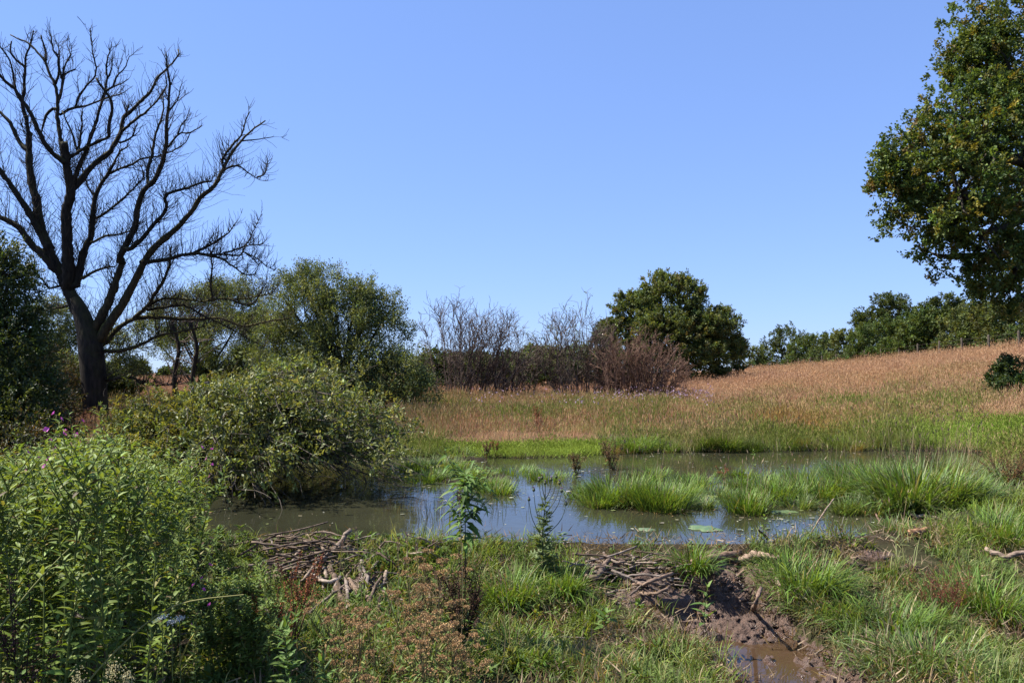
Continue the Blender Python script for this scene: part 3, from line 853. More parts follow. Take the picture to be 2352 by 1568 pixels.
for u in np.arange(1722, 2360, 44):
    u = u + rng.uniform(-10, 10); d = fence_d(u) + 3.5; hv = np.interp(u, [1720, 1900, 2352], [22, 30, 42])
    base = np.array([X(u, d), d, 0]); base[2] = float(height(base[0], base[1])) - .1
    vb = 855 + (CAM_Z - base[2]) / d * F
    leafy_tree('hedge_shrub', 'low scrubby bush filling the foot of the hedge right behind the fence wire', 'shrub', base, [B(u, vb - hv * .75, d, hv * .62), B(u - 16, vb - hv * .5, d, hv * .5), B(u + 16, vb - hv * .5, d, hv * .55)], 170, 20, .5, .19, .10, PAL_HEDGE, .08, group='low bushes at the foot of the hedge', sub=3, lump=8)

# --- far trees on the plain
def far_tree(u, d, vt, hw, lab, pal=PAL_HEDGE):
    base = np.array([X(u, d), d, 0]); base[2] = float(height(base[0], base[1]))
    vb = 855 + (CAM_Z - base[2]) / d * F
    bl = []
    for k in range(4):
        r = rng.uniform(.35, .55) * hw
        bl.append(B(u + rng.uniform(-.5, .5) * hw, vt + r * .9 + rng.uniform(0, .3) * (vb - vt), d, r))
    bl.append(B(u, (vt + vb) / 2 + 4, d, (vb - vt) * .45, (hw / (vb - vt) * 1.6, 1, 1)))
    leafy_tree('far_tree', lab, 'tree', base, bl, 220, 14, 1.0, .55, .35, pal, .2, group='trees far across the plain', sub=3)
ft = [(320, 150, 838, 40), (395, 160, 842, 44), (470, 150, 840, 40), (545, 155, 843, 46), (990, 130, 818, 44), (1050, 120, 812, 40), (1105, 115, 806, 36), (1165, 120, 812, 38), (1215, 110, 800, 40), (1262, 115, 806, 34), (640, 150, 838, 44), (700, 150, 840, 44), (860, 140, 835, 50), (250, 150, 836, 40)]
for (u, d, vt, hw) in ft:
    far_tree(u, d, vt, hw, 'dark green tree far away across the brown field, seen between trunks and stems')
# green hedge close behind the bare shrubs
for (u, d, vt, hw, lab) in ((1000, 47, 805, 40, 'dark green bush behind the left edge of the tall bare fan-shaped bush'), (1085, 50, 812, 44, 'dark green bush behind the middle of the tall bare fan-shaped bush'), (1215, 51, 812, 40, 'bushy green growth just left of the leafy bush behind the bare bushes'), (1170, 52, 815, 46, 'low green thicket behind the gap between the two bare bushes'), (1262, 50, 800, 48, 'leafy green bush behind the taller bare bush'), (1330, 54, 790, 50, 'dense green bush filling the gap left of the round tree'), (1400, 55, 800, 48, 'dark green bush tucked behind the reddish bare bush')):
    base = np.array([X(u, d), d, 0]); base[2] = float(height(base[0], base[1]))
    leafy_tree('hedge_shrub', lab, 'shrub', base, [B(u, vt + 42, d, 44), B(u - 26, vt + 56, d, 36), B(u + 28, vt + 52, d, 38), B(u, vt + 80, d, 42)], 400, 18, .5, .18, .10, PAL_HEDGE, .12, sub=4)

bs = np.array([X(2325, 25), 25, float(height(X(2325, 25), 25))])
leafy_tree('oak_shadow_bush', 'added dark bush standing in for the oak shadow at the right edge', 'shrub', bs, [B(2335, 868, 25, 44), B(2290, 893, 24.5, 26), B(2362, 900, 24.5, 44), B(2315, 905, 24, 26)], 620, 18, .3, .10, .055, [((.035, .06, .018), 2), ((.06, .09, .025), 1)], .04, lump=10, low=.8)  # added bush with darkened leaves, stands in for the oak's shadow on the slope
# --- living willows behind the dead tree
w2 = [B(700, 719, 26, 62), B(800, 749, 26, 82), B(878, 779, 26, 66), B(860, 864, 25.5, 76), B(760, 834, 26, 84), B(930, 864, 25, 44), B(702, 669, 26.5, 26), B(645, 759, 27, 52), B(945, 909, 25, 40), B(770, 704, 26, 48), B(850, 719, 26, 44), B(690, 814, 27, 66), B(885, 919, 25, 44), B(900, 704, 26, 24)]
w2 += [B(905, 880, 25.5, 56), B(962, 905, 25, 44), B(820, 910, 26, 60), B(735, 895, 26, 60), B(655, 885, 26.5, 56), B(690, 628, 26.5, 14), B(712, 634, 26.5, 16), B(820, 668, 26, 20), B(700, 640, 26.5, 24), B(830, 690, 26, 44), B(655, 690, 26.5, 50), B(745, 660, 26, 44), B(630, 800, 27, 56), B(700, 860, 26, 60)]
bs = np.array([X(800, 26), 26, float(height(X(800, 26), 26))])
leafy_tree('willow_tree', 'broad olive green willow with upright shoots, right of the dead tree', 'tree', bs, w2, 5600, 20, .50, .094, .031, PAL_WILLOW, .16, lump=20, mat=M_LEAF, up=.9, low=.5, shell=(.3, 1.2), sub=10, rnd=.4)
w1 = [B(470, 714, 31, 55), B(560, 704, 31, 58), B(400, 734, 31, 48), B(520, 784, 30, 66), B(600, 774, 30, 52), B(430, 794, 31, 52), B(350, 774, 32, 44), B(590, 834, 30, 48), B(500, 674, 31, 26)]
w1 += [B(560, 860, 31, 46), B(610, 880, 30, 44), B(480, 850, 31, 30)]
bs = np.array([X(440, 31), 31, float(height(X(440, 31), 31))])
leafy_tree('willow_tree', 'thin-stemmed willow seen through the branches of the dead tree', 'tree', bs, w1, 4200, 18, .50, .10, .033, PAL_WILLOW, .13, lump=16, up=.8, low=.4, shell=(.4, 1.1), sub=9)
w0 = [B(120, 740, 27, 50), B(160, 800, 27, 50), B(90, 830, 27, 56), B(260, 800, 28, 40), B(160, 870, 26, 48), B(300, 850, 28, 34)]
bs = np.array([X(150, 27), 27, float(height(X(150, 27), 27))])
leafy_tree('willow_tree', 'sparse willow growing just left of and behind the dead trunk', 'tree', bs, w0, 1500, 18, .36, .10, .032, PAL_WILLOW, .09, up=.7, low=.4, shell=(.3, 1.1), sub=9)
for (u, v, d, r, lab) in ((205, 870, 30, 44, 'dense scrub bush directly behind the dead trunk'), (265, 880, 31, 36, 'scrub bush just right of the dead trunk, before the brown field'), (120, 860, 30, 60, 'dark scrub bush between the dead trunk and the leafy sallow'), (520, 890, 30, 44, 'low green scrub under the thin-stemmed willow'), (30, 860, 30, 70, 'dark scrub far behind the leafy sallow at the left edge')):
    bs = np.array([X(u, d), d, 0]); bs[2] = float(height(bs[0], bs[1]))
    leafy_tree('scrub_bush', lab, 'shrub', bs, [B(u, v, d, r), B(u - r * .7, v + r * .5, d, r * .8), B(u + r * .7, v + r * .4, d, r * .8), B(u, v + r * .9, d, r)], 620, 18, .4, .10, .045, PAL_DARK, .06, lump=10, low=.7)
# two slim stems of willow that stand in front of the brown field
for (u, d, lab) in ((447, 27, 'slim dark stem standing against the brown field, beside the leaning dead stub'), (405, 28, 'slender twin stem left of the slim dark one, against the brown field')):
    b0 = P(u, 922, d); b0[2] = float(height(b0[0], b0[1]))
    t = thing('sapling', lab, 'tree', b0, 'slim willow stems before the field')
    b = Buf(); pa = smooth_path([b0, P(u - 4, 860, d), P(u + 6, 800, d), P(u - 10, 740, d)], 10)
    tubes(b, pa, np.linspace(.10, .05, 10), 6)
    b.obj('trunk', M_DEAD, t, smooth=True)
    b = Buf(); m = 26
    g = grow(pa[rng.integers(3, 10, m)], rng.normal(size=(m, 3)) * [1, .6, .4] + UP * .5, rng.uniform(.5, 1.4, m), 6, .2, .05)
    tubes(b, g, np.linspace(.025, .006, 6)[None].repeat(m, 0), 3); b.obj('branches', M_TWIG, t, stuff=True)

# --- dark leafy tree at the left edge
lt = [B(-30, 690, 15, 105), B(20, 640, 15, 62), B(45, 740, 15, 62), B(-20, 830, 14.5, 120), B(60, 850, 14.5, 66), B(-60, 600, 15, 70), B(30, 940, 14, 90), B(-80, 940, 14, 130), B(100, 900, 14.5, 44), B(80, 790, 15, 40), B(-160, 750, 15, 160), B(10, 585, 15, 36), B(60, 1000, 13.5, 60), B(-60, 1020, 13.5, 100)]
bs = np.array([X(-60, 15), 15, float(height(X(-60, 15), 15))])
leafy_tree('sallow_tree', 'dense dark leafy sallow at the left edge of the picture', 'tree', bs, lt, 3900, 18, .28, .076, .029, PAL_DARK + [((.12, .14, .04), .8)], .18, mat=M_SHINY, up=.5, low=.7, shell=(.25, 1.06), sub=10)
# brown-green thicket under the dead tree
th = [B(120, 930, 17, 50), B(100, 985, 15, 60), B(150, 1000, 14.5, 40), B(50, 1040, 12, 70), B(290, 960, 23.5, 50), B(130, 880, 24, 46), B(95, 860, 22, 64), B(150, 905, 22, 44), B(20, 900, 20, 80)]
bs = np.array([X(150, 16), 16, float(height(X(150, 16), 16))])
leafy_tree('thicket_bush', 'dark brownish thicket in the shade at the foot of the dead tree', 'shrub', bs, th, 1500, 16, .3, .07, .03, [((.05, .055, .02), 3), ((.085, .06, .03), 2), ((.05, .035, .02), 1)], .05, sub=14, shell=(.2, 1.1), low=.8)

# --- bare bushes: many upright stems that split into fine twigs
def bare_bush(u0, u1, vbase, d, outline, nst_, label, mat, leaves=0, tw=3, spread=1.0, r=.023, group='bare bushes along the far side of the meadow', curl=.2):
    nst = int(nst_ * 1.35)
    base = np.array([X((u0 + u1) / 2, d), d, 0]); base[2] = float(height(base[0], base[1])) - .05
    t = thing('bare_bush', label, 'shrub', base, group)
    ou = np.array([o[0] for o in outline], float); ov = np.array([o[1] for o in outline], float)
    bs_ = Buf(); tb = Buf()
    us = rng.uniform(u0, u1, nst)
    tu = np.clip((us - (u0 + u1) / 2) * (ou[-1] - ou[0]) / max(u1 - u0, 1) * spread + (ou[0] + ou[-1]) / 2 + rng.normal(size=nst) * 22, ou[0], ou[-1])
    tv = np.interp(tu, ou, ov) + np.abs(rng.normal(size=nst)) * 34
    S = np.array([[X(a, d), d + rng.uniform(-1, 1), 0] for a in us]); S[:, 2] = height(S[:, 0], S[:, 1]) - .03
    E = np.array([P(a, b_, d + rng.uniform(-1.2, 1.2)) for a, b_ in zip(tu, tv)])
    n = 9; tt = np.linspace(0, 1, n)[None, :, None]
    mid = (S + E) / 2 + np.c_[(E - S)[:, 0] * -.12, rng.normal(size=nst) * .2, np.full(nst, .1)]
    pts = (1 - tt) ** 2 * S[:, None] + 2 * tt * (1 - tt) * mid[:, None] + tt ** 2 * E[:, None]
    pts[:, 1:] += np.cumsum(rng.normal(size=(nst, n - 1, 3)) * .035, 1)
    tubes(bs_, pts, np.linspace(r, r * .3, n)[None] * rng.uniform(.7, 1.3, (nst, 1)), 5)
    hgt = float(np.mean(E[:, 2] - S[:, 2]))
    m = nst * 11; k = rng.integers(0, nst, m); j = rng.integers(2, n, m)
    tan_ = nrm(pts[k, j] - pts[k, j - 1])
    d1 = tan_ * .8 + perp(tan_) * rng.uniform(.3, .8, (m, 1)) + UP * .2
    g1 = grow(pts[k, j], d1, hgt * rng.uniform(.12, .36, m), 6, curl, .05)
    tubes(tb, g1, np.linspace(r * .55, r * .34, 6)[None].repeat(m, 0), 3)
    m2 = m * tw; k2 = rng.integers(0, m, m2); j2 = rng.integers(1, 6, m2)
    t2 = nrm(g1[k2, j2] - g1[k2, j2 - 1])
    g2 = grow(g1[k2, j2], t2 * .7 + perp(t2) * .7 + UP * .15, hgt * rng.uniform(.05, .15, m2), 4, curl * 1.4, .04)
    tubes(tb, g2, np.linspace(r * .36, r * .24, 4)[None].repeat(m2, 0), 3)
    bs_.obj('stems', mat, t, smooth=True, stuff=True); tb.obj('twigs', mat, t, stuff=True)
    if leaves:
        k3 = rng.integers(0, m2, leaves)
        foliage(g2[k3, 3], nrm(rng.normal(size=(leaves, 3))), 8, .3, .09, .04, PAL_WILLOW).obj('foliage', M_LEAF, t, stuff=True)
    return t
bare_bush(1005, 1130, 925, 36, [(955, 790), (985, 725), (1050, 712), (1110, 735), (1160, 740), (1200, 765), (1228, 800)], 46, 'tall bare bush with fan of dark stems, just right of the leafy willow', M_TWIG, 0, 4)
bare_bush(1130, 1230, 915, 37, [(1120, 830), (1160, 800), (1200, 785), (1240, 800), (1255, 830)], 26, 'low bare bush between the two tall bare ones', M_TWIG, 30, 3)
bare_bush(1285, 1375, 925, 36, [(1240, 780), (1265, 730), (1310, 705), (1345, 712), (1380, 760), (1400, 790)], 34, 'tall bare bush with peaked top and a few green leaves', M_TWIG, 170, 4)
bare_bush(1390, 1520, 925, 35, [(1375, 810), (1420, 785), (1470, 770), (1520, 785), (1560, 815), (1578, 845)], 60, 'dense reddish brown leafless bush in front of the round tree', M_RED, 0, 4, r=.026)

# ------------------------------------------------------------------ the dead tree
DT = 22.0
def cA_(p): return (p[0] * .2197, p[1] * .2197 + 57.4)
def cB_(p): return (p[0] * .2197 + 287.1, p[1] * .2197 + 57.4)
def cC_(p): return (p[0] * .2197, p[1] * .2197 + 344.5)
def cD_(p): return (p[0] * .2197 + 287.1, p[1] * .2197 + 344.5)
def cE_(p): return (p[0] * .3295, p[1] * .3295 + 488)
CONV = {'A': cA_, 'B': cB_, 'C': cC_, 'D': cD_, 'E': cE_}
LIMBS = [  # r at start, r at end (px), mossy, points by crop
    (20, 19, 0, 'E', [(640, 860), (600, 760), (540, 680), (470, 520)]),
    (15, 5, 0, 'C', [(690, 1420), (640, 1300), (540, 1200), (440, 1080), (330, 990), (220, 830), (100, 750), (0, 700), (-150, 640)]),
    (14, 5, 0, 'C', [(660, 1330), (520, 1050), (430, 880), (330, 700), (240, 560), (150, 420), (60, 290), (0, 210), (-120, 60)]),
    (14, 9, 0, 'C', [(520, 1040), (420, 800), (390, 560), (340, 380), (310, 200), (300, 0), (310, -180)]),
    (8, 4, 0, 'A', [(310, 1330), (230, 1260), (190, 1200), (120, 1050), (50, 960), (-60, 860)]),
    (8, 2, 0, 'A', [(310, 1320), (300, 1150), (270, 950), (230, 820), (250, 680), (260, 500), (250, 430), (170, 370), (110, 290), (120, 170)]),
    (4, 2, 0, 'A', [(250, 600), (265, 450), (265, 330), (310, 240), (330, 150), (350, 60)]),
    (4, 2, 0, 'A', [(230, 820), (160, 680), (140, 540), (110, 400), (50, 290), (0, 230)]),
    (18, 11, 0, 'C', [(720, 1400), (710, 1150), (700, 900), (690, 650), (740, 450), (710, 250), (690, 60), (670, -80)]),
    (9, 4, 0, 'A', [(670, 1430), (560, 1350), (470, 1240), (400, 1100), (340, 960), (250, 810), (150, 670), (60, 590), (0, 530), (-80, 480)]),
    (8, 2, 0, 'A', [(680, 1430), (640, 1250), (620, 1100), (600, 950), (600, 800), (580, 640), (520, 520), (470, 380), (390, 290), (310, 200), (200, 150), (110, 105)]),
    (5, 1.5, 0, 'A', [(600, 830), (650, 650), (660, 500), (690, 390), (740, 320), (710, 235)]),
    (4, 1.5, 0, 'A', [(580, 620), (610, 520), (610, 400), (600, 320), (550, 240), (525, 90)]),
    (4, 2, 0, 'A', [(475, 390), (480, 300), (455, 200), (428, 110)]),
    (3, 1.2, 0, 'A', [(640, 560), (620, 400), (615, 260), (570, 140)]),
    (3, 2, 0, 'A', [(660, 540), (720, 490), (785, 465)]),
    (6, 2, 0, 'A', [(560, 870), (500, 920), (450, 1040), (430, 1150)]),
    (6, 4, 0, 'A', [(690, 1420), (800, 1340), (940, 1260), (1100, 1190), (1140, 1160), (1140, 1050), (1170, 900), (1160, 780), (1100, 700), (1010, 560)]),
    (9, 2, 0, 'C', [(740, 420), (800, 220), (900, 20), (950, -150), (1000, -270), (1060, -500), (1100, -630), (1120, -740), (1110, -880), (1150, -1020)]),
    (5, 1.5, 0, 'A', [(620, 940), (760, 870), (900, 850), (1020, 800), (1170, 750), (1310, 700)]),
    (4, 1.3, 0, 'A', [(780, 870), (830, 750), (900, 640), (990, 540), (1000, 430), (970, 310), (960, 180), (940, 45)]),
    (3.5, 1.2, 0, 'A', [(1110, 690), (1180, 650), (1280, 610), (1345, 565)]),
    (3.5, 1.2, 0, 'A', [(1180, 650), (1220, 540), (1290, 470), (1350, 335)]),
    (3, 1.2, 0, 'A', [(1120, 560), (1160, 480), (1180, 320)]),
    (4, 2, 0, 'A', [(800, 1300), (760, 1150), (700, 1030), (650, 900)]),
    (4, 1.5, 0, 'A', [(830, 1270), (850, 1100), (850, 980), (860, 880)]),
    (11, 2, 0, 'C', [(770, 400), (880, 270), (1000, 130), (1130, 40), (1200, -70), (1260, -180), (1290, -330), (1380, -420), (1480, -520), (1570, -610), (1640, -740), (1740, -840), (1830, -940), (1870, -1010), (1860, -1050)]),
    (5, 1.5, 0, 'A', [(1270, 1120), (1400, 1000), (1500, 930), (1560, 880), (1650, 780), (1740, 640), (1720, 500)]),
    (4, 1.5, 0, 'A', [(1270, 1230), (1380, 1160), (1440, 1030)]),
    (4, 1.2, 0, 'A', [(1290, 990), (1340, 860), (1355, 800)]),
    (13, 2.5, 0, 'C', [(800, 1400), (870, 1080), (950, 900), (980, 600), (1000, 480), (1060, 350), (1130, 250), (1200, 120), (1250, 20), (1330, -30)]),
    (4, 1.6, 0, 'C', [(1140, 250), (1270, 190), (1400, 140), (1470, 90), (1568, 75), (1700, 50), (1860, -20), (1950, -90), (1980, -160)]),
    (6, 2, 1, 'C', [(860, 1340), (980, 1270), (1100, 1230), (1200, 1220)]),
    (4.5, 2, 1, 'C', [(980, 960), (1090, 900), (1200, 890), (1350, 850), (1420, 790)]),
    (5, 1.6, 0, 'C', [(1000, 720), (1130, 640), (1250, 540), (1350, 450), (1450, 350), (1500, 280), (1480, 180)]),
    (4, 2, 0, 'C', [(980, 480), (920, 380), (880, 270), (850, 150)]),
    (15, 9, 1, 'E', [(650, 830), (690, 760), (740, 660), (790, 540), (830, 420), (860, 340)]),
    (12, 2, 0, 'C', [(1240, 1150), (1310, 1000), (1410, 800), (1440, 600), (1500, 430), (1570, 360), (1650, 260), (1710, 90), (1740, -80), (1740, -280), (1760, -430), (1770, -580), (1775, -730), (1750, -860), (1735, -1010)]),
    (3, 1.2, 0, 'B', [(460, 900), (550, 790), (570, 700), (595, 615)]),
    (6, 2, 0, 'D', [(240, 350), (240, 200), (280, 80), (310, -130), (370, -300), (400, -430), (400, -560)]),
    (4, 1.3, 0, 'B', [(450, 1280), (550, 1150), (680, 1120), (805, 1055)]),
    (3, 1.2, 0, 'B', [(550, 1140), (590, 1040), (645, 985)]),
    (8, 3, 0, 'D', [(40, 1040), (120, 980), (200, 900), (300, 780), (400, 670), (440, 590), (420, 480), (520, 430), (680, 390), (800, 340), (900, 330)]),
    (14, 2, 1, 'E', [(690, 900), (740, 800), (860, 630), (940, 480), (980, 400), (1030, 300), (1100, 220), (1220, 120), (1330, 0), (1400, -110), (1490, -180), (1600, -390), (1700, -520), (1780, -590), (1850, -640)]),
    (5, 1.5, 0, 'B', [(1000, 1430), (1130, 1250), (1230, 1130), (1260, 1000), (1310, 900)]),
    (2.5, 1, 0, 'B', [(1250, 1210), (1400, 1195), (1550, 1170)]),
    (4, 1.2, 0, 'D', [(1020, 220), (1080, 185), (1180, 165), (1290, 240), (1400, 310)]),
    (3, 1, 0, 'D', [(1380, 285), (1460, 250), (1490, 130)]),
    (8, 1.5, 0, 'D', [(180, 1170), (400, 1150), (560, 1110), (720, 1080), (900, 1110), (1000, 1130), (1110, 1200), (1200, 1270), (1280, 1310), (1360, 1295)]),
    (5, 1.5, 0, 'D', [(700, 1085), (860, 1010), (980, 940), (1090, 860), (1160, 760)]),
    (4, 1.5, 0, 'D', [(800, 1095), (1020, 1090), (1200, 1100), (1270, 1000), (1420, 990), (1465, 950)]),
    (3.5, 1.2, 0, 'D', [(1030, 1075), (1200, 1030), (1270, 980), (1330, 880), (1395, 740)]),
    (2.5, 1, 0, 'D', [(1230, 1060), (1330, 1130), (1400, 1200)]),
    (2.5, 1, 0, 'D', [(1260, 1070), (1400, 1150), (1480, 1220), (1570, 1250)]),
    (9, 2, 1, 'E', [(690, 930), (750, 890), (830, 800), (950, 740), (1100, 730), (1250, 740), (1400, 740), (1550, 740), (1700, 790), (1900, 750), (2010, 740)]),
    (8, 2, 1, 'E', [(700, 960), (760, 965), (850, 960), (980, 920), (1100, 860), (1250, 830), (1420, 795)]),
    (7, 3, 1, 'E', [(930, 740), (1030, 650), (1080, 570), (1130, 490), (1180, 380), (1190, 250)]),
    (5, 1.5, 1, 'E', [(980, 700), (1100, 610), (1250, 600), (1400, 620), (1550, 600), (1700, 600), (1900, 560)]),
    (5, 1.2, 0, 'E', [(1030, 680), (1200, 650), (1300, 650), (1400, 710), (1550, 780), (1700, 860), (1840, 935)]),
    (4, 1.2, 0, 'E', [(1600, 600), (1750, 640), (1850, 500), (1860, 490)]),
    (4, 1.5, 0, 'E', [(480, 650), (400, 665), (300, 690), (220, 730)]),
    (5, 1.5, 0, 'E', [(500, 500), (420, 510), (340, 530), (300, 470), (200, 410)]),
    (5, 1.5, 0, 'E', [(740, 1165), (850, 1155), (930, 1155), (1000, 1190), (1120, 1205), (1250, 1180)]),
    (3, 1, 0, 'E', [(950, 1160), (1060, 1200), (1110, 1230)]),
    (4, 1.5, 0, 'E', [(1470, 480), (1480, 380), (1470, 300), (1500, 230)]),
    (4, 1.5, 0, 'E', [(600, 1260), (500, 1260), (430, 1255), (360, 1290)]),
]
dt_base = P(222, 990, DT); dt_base[2] = float(height(dt_base[0], dt_base[1])) - .05
dt = thing('dead_tree', 'tall leafless dead tree with spreading dark branches on the left bank', 'tree', dt_base)
def px2r(px): return px / F * DT
tb = Buf()
trunk2 = [(224, 1010, 34), (222, 975, 28), (217, 900, 26), (213, 834, 28), (206, 785, 26), (196, 748, 21), (184, 712, 17), (172, 684, 11)]
tp = smooth_path([np.r_[P(a, b_, DT), r] for a, b_, r in trunk2], 16)
tp[0, 2] = dt_base[2]
tubes(tb, tp[:, :3], tp[:, 3] / F * DT, 14)
tb.obj('trunk', M_DEAD, dt, smooth=True)
known = [np.c_[[(a, b_) for a, b_, r in trunk2], np.full(len(trunk2), DT)]]
known[0] = resample(known[0], 40)
allp = []; allr = []
for (r0, r1, mossy, crop, pl) in LIMBS:
    uv = np.array([CONV[crop](p) for p in pl])
    kk = np.concatenate(known)
    j = np.argmin(np.hypot(kk[:, 0] - uv[0, 0], kk[:, 1] - uv[0, 1]))
    d0 = kk[j, 2]
    if np.hypot(kk[j, 0] - uv[0, 0], kk[j, 1] - uv[0, 1]) > 5:
        uv = np.concatenate([kk[j:j + 1, :2], uv])
    ln = np.linalg.norm(np.diff(uv, axis=0), axis=1).sum()
    d1 = np.clip(d0 + rng.uniform(-1, 1) * ln / 230, DT - 2.6, DT + 2.6)
    n = int(np.clip(ln / 9, 8, 46))
    q = smooth_path(np.c_[uv, np.linspace(d0, d1, len(uv))], n)
    known.append(q)
    w3 = np.array([P(*a) for a in q])
    w3[1:-1] += rng.normal(size=(n - 2, 3)) * px2r(min(r0, 4)) * .14
    rr = np.linspace(r0 * (.82 if r0 > 12 else .7), max(r1 * .75, .75), n) * (1 + rng.normal(size=n) * .07) / F * q[:, 2]
    b = Buf(); tubes(b, w3, rr, 8 if r0 > 6 else 6, cap=True)
    b.obj('branch', M_MOSSY if mossy else M_DEAD, dt, smooth=True)
    allp.append(w3); allr.append(rr)
tw = Buf()
# short knobs and side branches, then fine upright twigs
OP = np.concatenate([a[2:] for a in allp]); OT = np.concatenate([nrm(np.diff(a, axis=0))[1:] for a in allp]); OR = np.concatenate([a[2:] for a in allr]); LS = np.clip((OR - .010) / .035, .45, 1)
m = 420; k = rng.integers(0, len(OP), m)
g = grow(OP[k], OT[k] * .8 + perp(OT[k]) * 1.0 + UP * .2, rng.uniform(.05, .16, m), 3, .2, .0)
tubes(tw, g, np.linspace(1, .5, 3)[None] * np.minimum(OR[k] * .45, .010)[:, None], 4, cap=True)
m = 460; k = rng.integers(0, len(OP), m)
g1 = grow(OP[k], OT[k] * .7 + perp(OT[k]) * rng.uniform(.4, .9, (m, 1)) + UP * .45, rng.uniform(.35, 1.0, m) * LS[k], 7, .16, .07)
r1 = np.minimum(OR[k] * .5, .012)
tubes(tw, g1, np.linspace(1, .45, 7)[None] * r1[:, None], 4)
m = 5200
w = (OP[:, 2] < 7.6).astype(float) * 2.2 + .5; k = rng.choice(len(OP), m, p=w / w.sum())
g2 = grow(OP[k], OT[k] * .3 + perp(OT[k]) * .9 + UP * .4, rng.uniform(.35, 1.15, m) * LS[k], 6, .2, .16)
tubes(tw, g2, np.linspace(.0068, .0032, 6)[None].repeat(m, 0), 3)
m = 1400; k = rng.integers(0, len(g1), m); j = rng.integers(2, 7, m)
t_ = nrm(g1[k, j] - g1[k, j - 1])
g3 = grow(g1[k, j], t_ * .6 + perp(t_) * .7 + UP * .4, rng.uniform(.12, .38, m), 5, .18, .1)
tubes(tw, g3, np.linspace(.0075, .004, 5)[None].repeat(m, 0), 3)
tw.obj('twigs', M_DARKTWIG, dt, stuff=True)

# leaning dead stub left of the fallen willow
b0 = ground(430, 985); b0 = P(430, 950, 11.0)
st = thing('dead_stub', 'pale bent dead stem standing left of the fallen willow', 'branch', b0)
b = Buf()
pa = smooth_path([P(428, 968, 11.0), P(437, 925, 11.0), P(444, 892, 11.0), P(456, 884, 11.0), P(480, 878, 10.95)], 14)
tubes(b, pa, np.linspace(.046, .018, 14), 7, cap=True)
pa = smooth_path([P(436, 940, 11.0), P(458, 915, 10.95), P(470, 888, 10.9)], 8); tubes(b, pa, np.linspace(.025, .013, 8), 6, cap=True)
b.obj('stem', bark_mat('grey_dead_wood', (.10, .085, .07), (.30, .26, .22), 14), st, smooth=True)

# ------------------------------------------------------------------ fallen willow in the water
def vtop(u): return np.interp(u, [230, 270, 330, 400, 480, 560, 640, 720, 800, 870, 915, 950], [1000, 965, 945, 940, 915, 872, 846, 846, 876, 920, 970, 1030])
fw_base = P(430, 1030, 12.4); fw_base[2] = .05
fw = thing('fallen_willow', 'wide leafy willow fallen into the pond with drooping bare lower branches', 'tree', fw_base)
bb = Buf(); m = 330; n = 10
tu = np.concatenate([rng.uniform(470, 905, 250), rng.uniform(245, 520, 80)])
frac = rng.random(m) ** .9
vt = vtop(tu); tv = vt + 12 + frac * (1110 - vt - 12) * np.where(tu > 480, 1, .75)
td = 11.6 + rng.uniform(-1, 1, m) * 1.9 * np.sqrt(np.clip(1 - ((tu - 640) / 420) ** 2, .05, 1)) - frac * .7
E = np.array([P(a, b_, c_) for a, b_, c_ in zip(tu, tv, td)]); E[:, 2] = np.maximum(E[:, 2], WATER - .1)
S = np.array([P(430 + rng.normal() * 30, 1010 + rng.normal() * 14, 12.3 + rng.normal() * .3) for _ in range(m)])
tt = np.linspace(0, 1, n)[None, :, None]
mid = S * .5 + E * .5 + UP * (.25 + .5 * rng.random((m, 1)) * (1 - frac[:, None] * .2))
pts = (1 - tt) ** 2 * S[:, None] + 2 * tt * (1 - tt) * mid[:, None] + tt ** 2 * E[:, None]
pts[:, 1:] += np.cumsum(rng.normal(size=(m, n - 1, 3)) * .018, 1)
tubes(bb, pts, np.linspace(.016, .005, n)[None] * rng.uniform(.5, 1.4, (m, 1)), 5)
for (pl, r) in (([(425, 1020), (470, 960), (540, 905), (640, 860), (740, 850)], .07), ([(420, 1020), (520, 1000), (640, 960), (760, 960), (860, 1010)], .06), ([(430, 1010), (400, 950), (350, 930), (290, 940)], .045), ([(440, 1020), (560, 1030), (690, 1030), (800, 1070)], .06)):
    pa = smooth_path([P(a, b_, 11.9) for a, b_ in pl], 14); c2 = Buf()
    tubes(c2, pa, np.linspace(r, r * .35, 14), 7); c2.obj('branch', M_BARK, fw, smooth=True)
m2 = 3000; k = rng.integers(0, m, m2); j = rng.integers(4, n, m2)
t_ = nrm(pts[k, j] - pts[k, j - 1])
g = grow(pts[k, j], t_ * .9 + perp(t_) * .5, rng.uniform(.2, .65, m2), 5, .14, -.04)
tubes(bb, g, np.linspace(.006, .0032, 5)[None].repeat(m2, 0), 3)
bb.obj('boughs', bark_mat('sallow_twig', (.05, .04, .03), (.19, .155, .12), 9), fw, smooth=True, stuff=True)
# leaves in upright sprays, fewer towards the water
okk = (g[:, 4, 2] > .3 + .35 * rng.random(m2))
src = np.concatenate([g[okk, 4], g[okk, 2], pts[:, 8][E[:, 2] > .4], pts[:, 6][E[:, 2] > .4], pts[:, 9][E[:, 2] > .4]])
src = src + rng.normal(size=src.shape) * .05
yb = sstep(-3.4, -5.0, src[:, 0])
foliage(src[yb < .5], nrm(rng.normal(size=(int((yb < .5).sum()), 3)) + UP * .3), 14, .19, .068, .028, [((.15, .18, .055), 3), ((.23, .25, .085), 2.4), ((.085, .108, .033), 2.4), ((.25, .27, .085), .4)], up=.9).obj('crown', M_SHINY, fw, stuff=True)
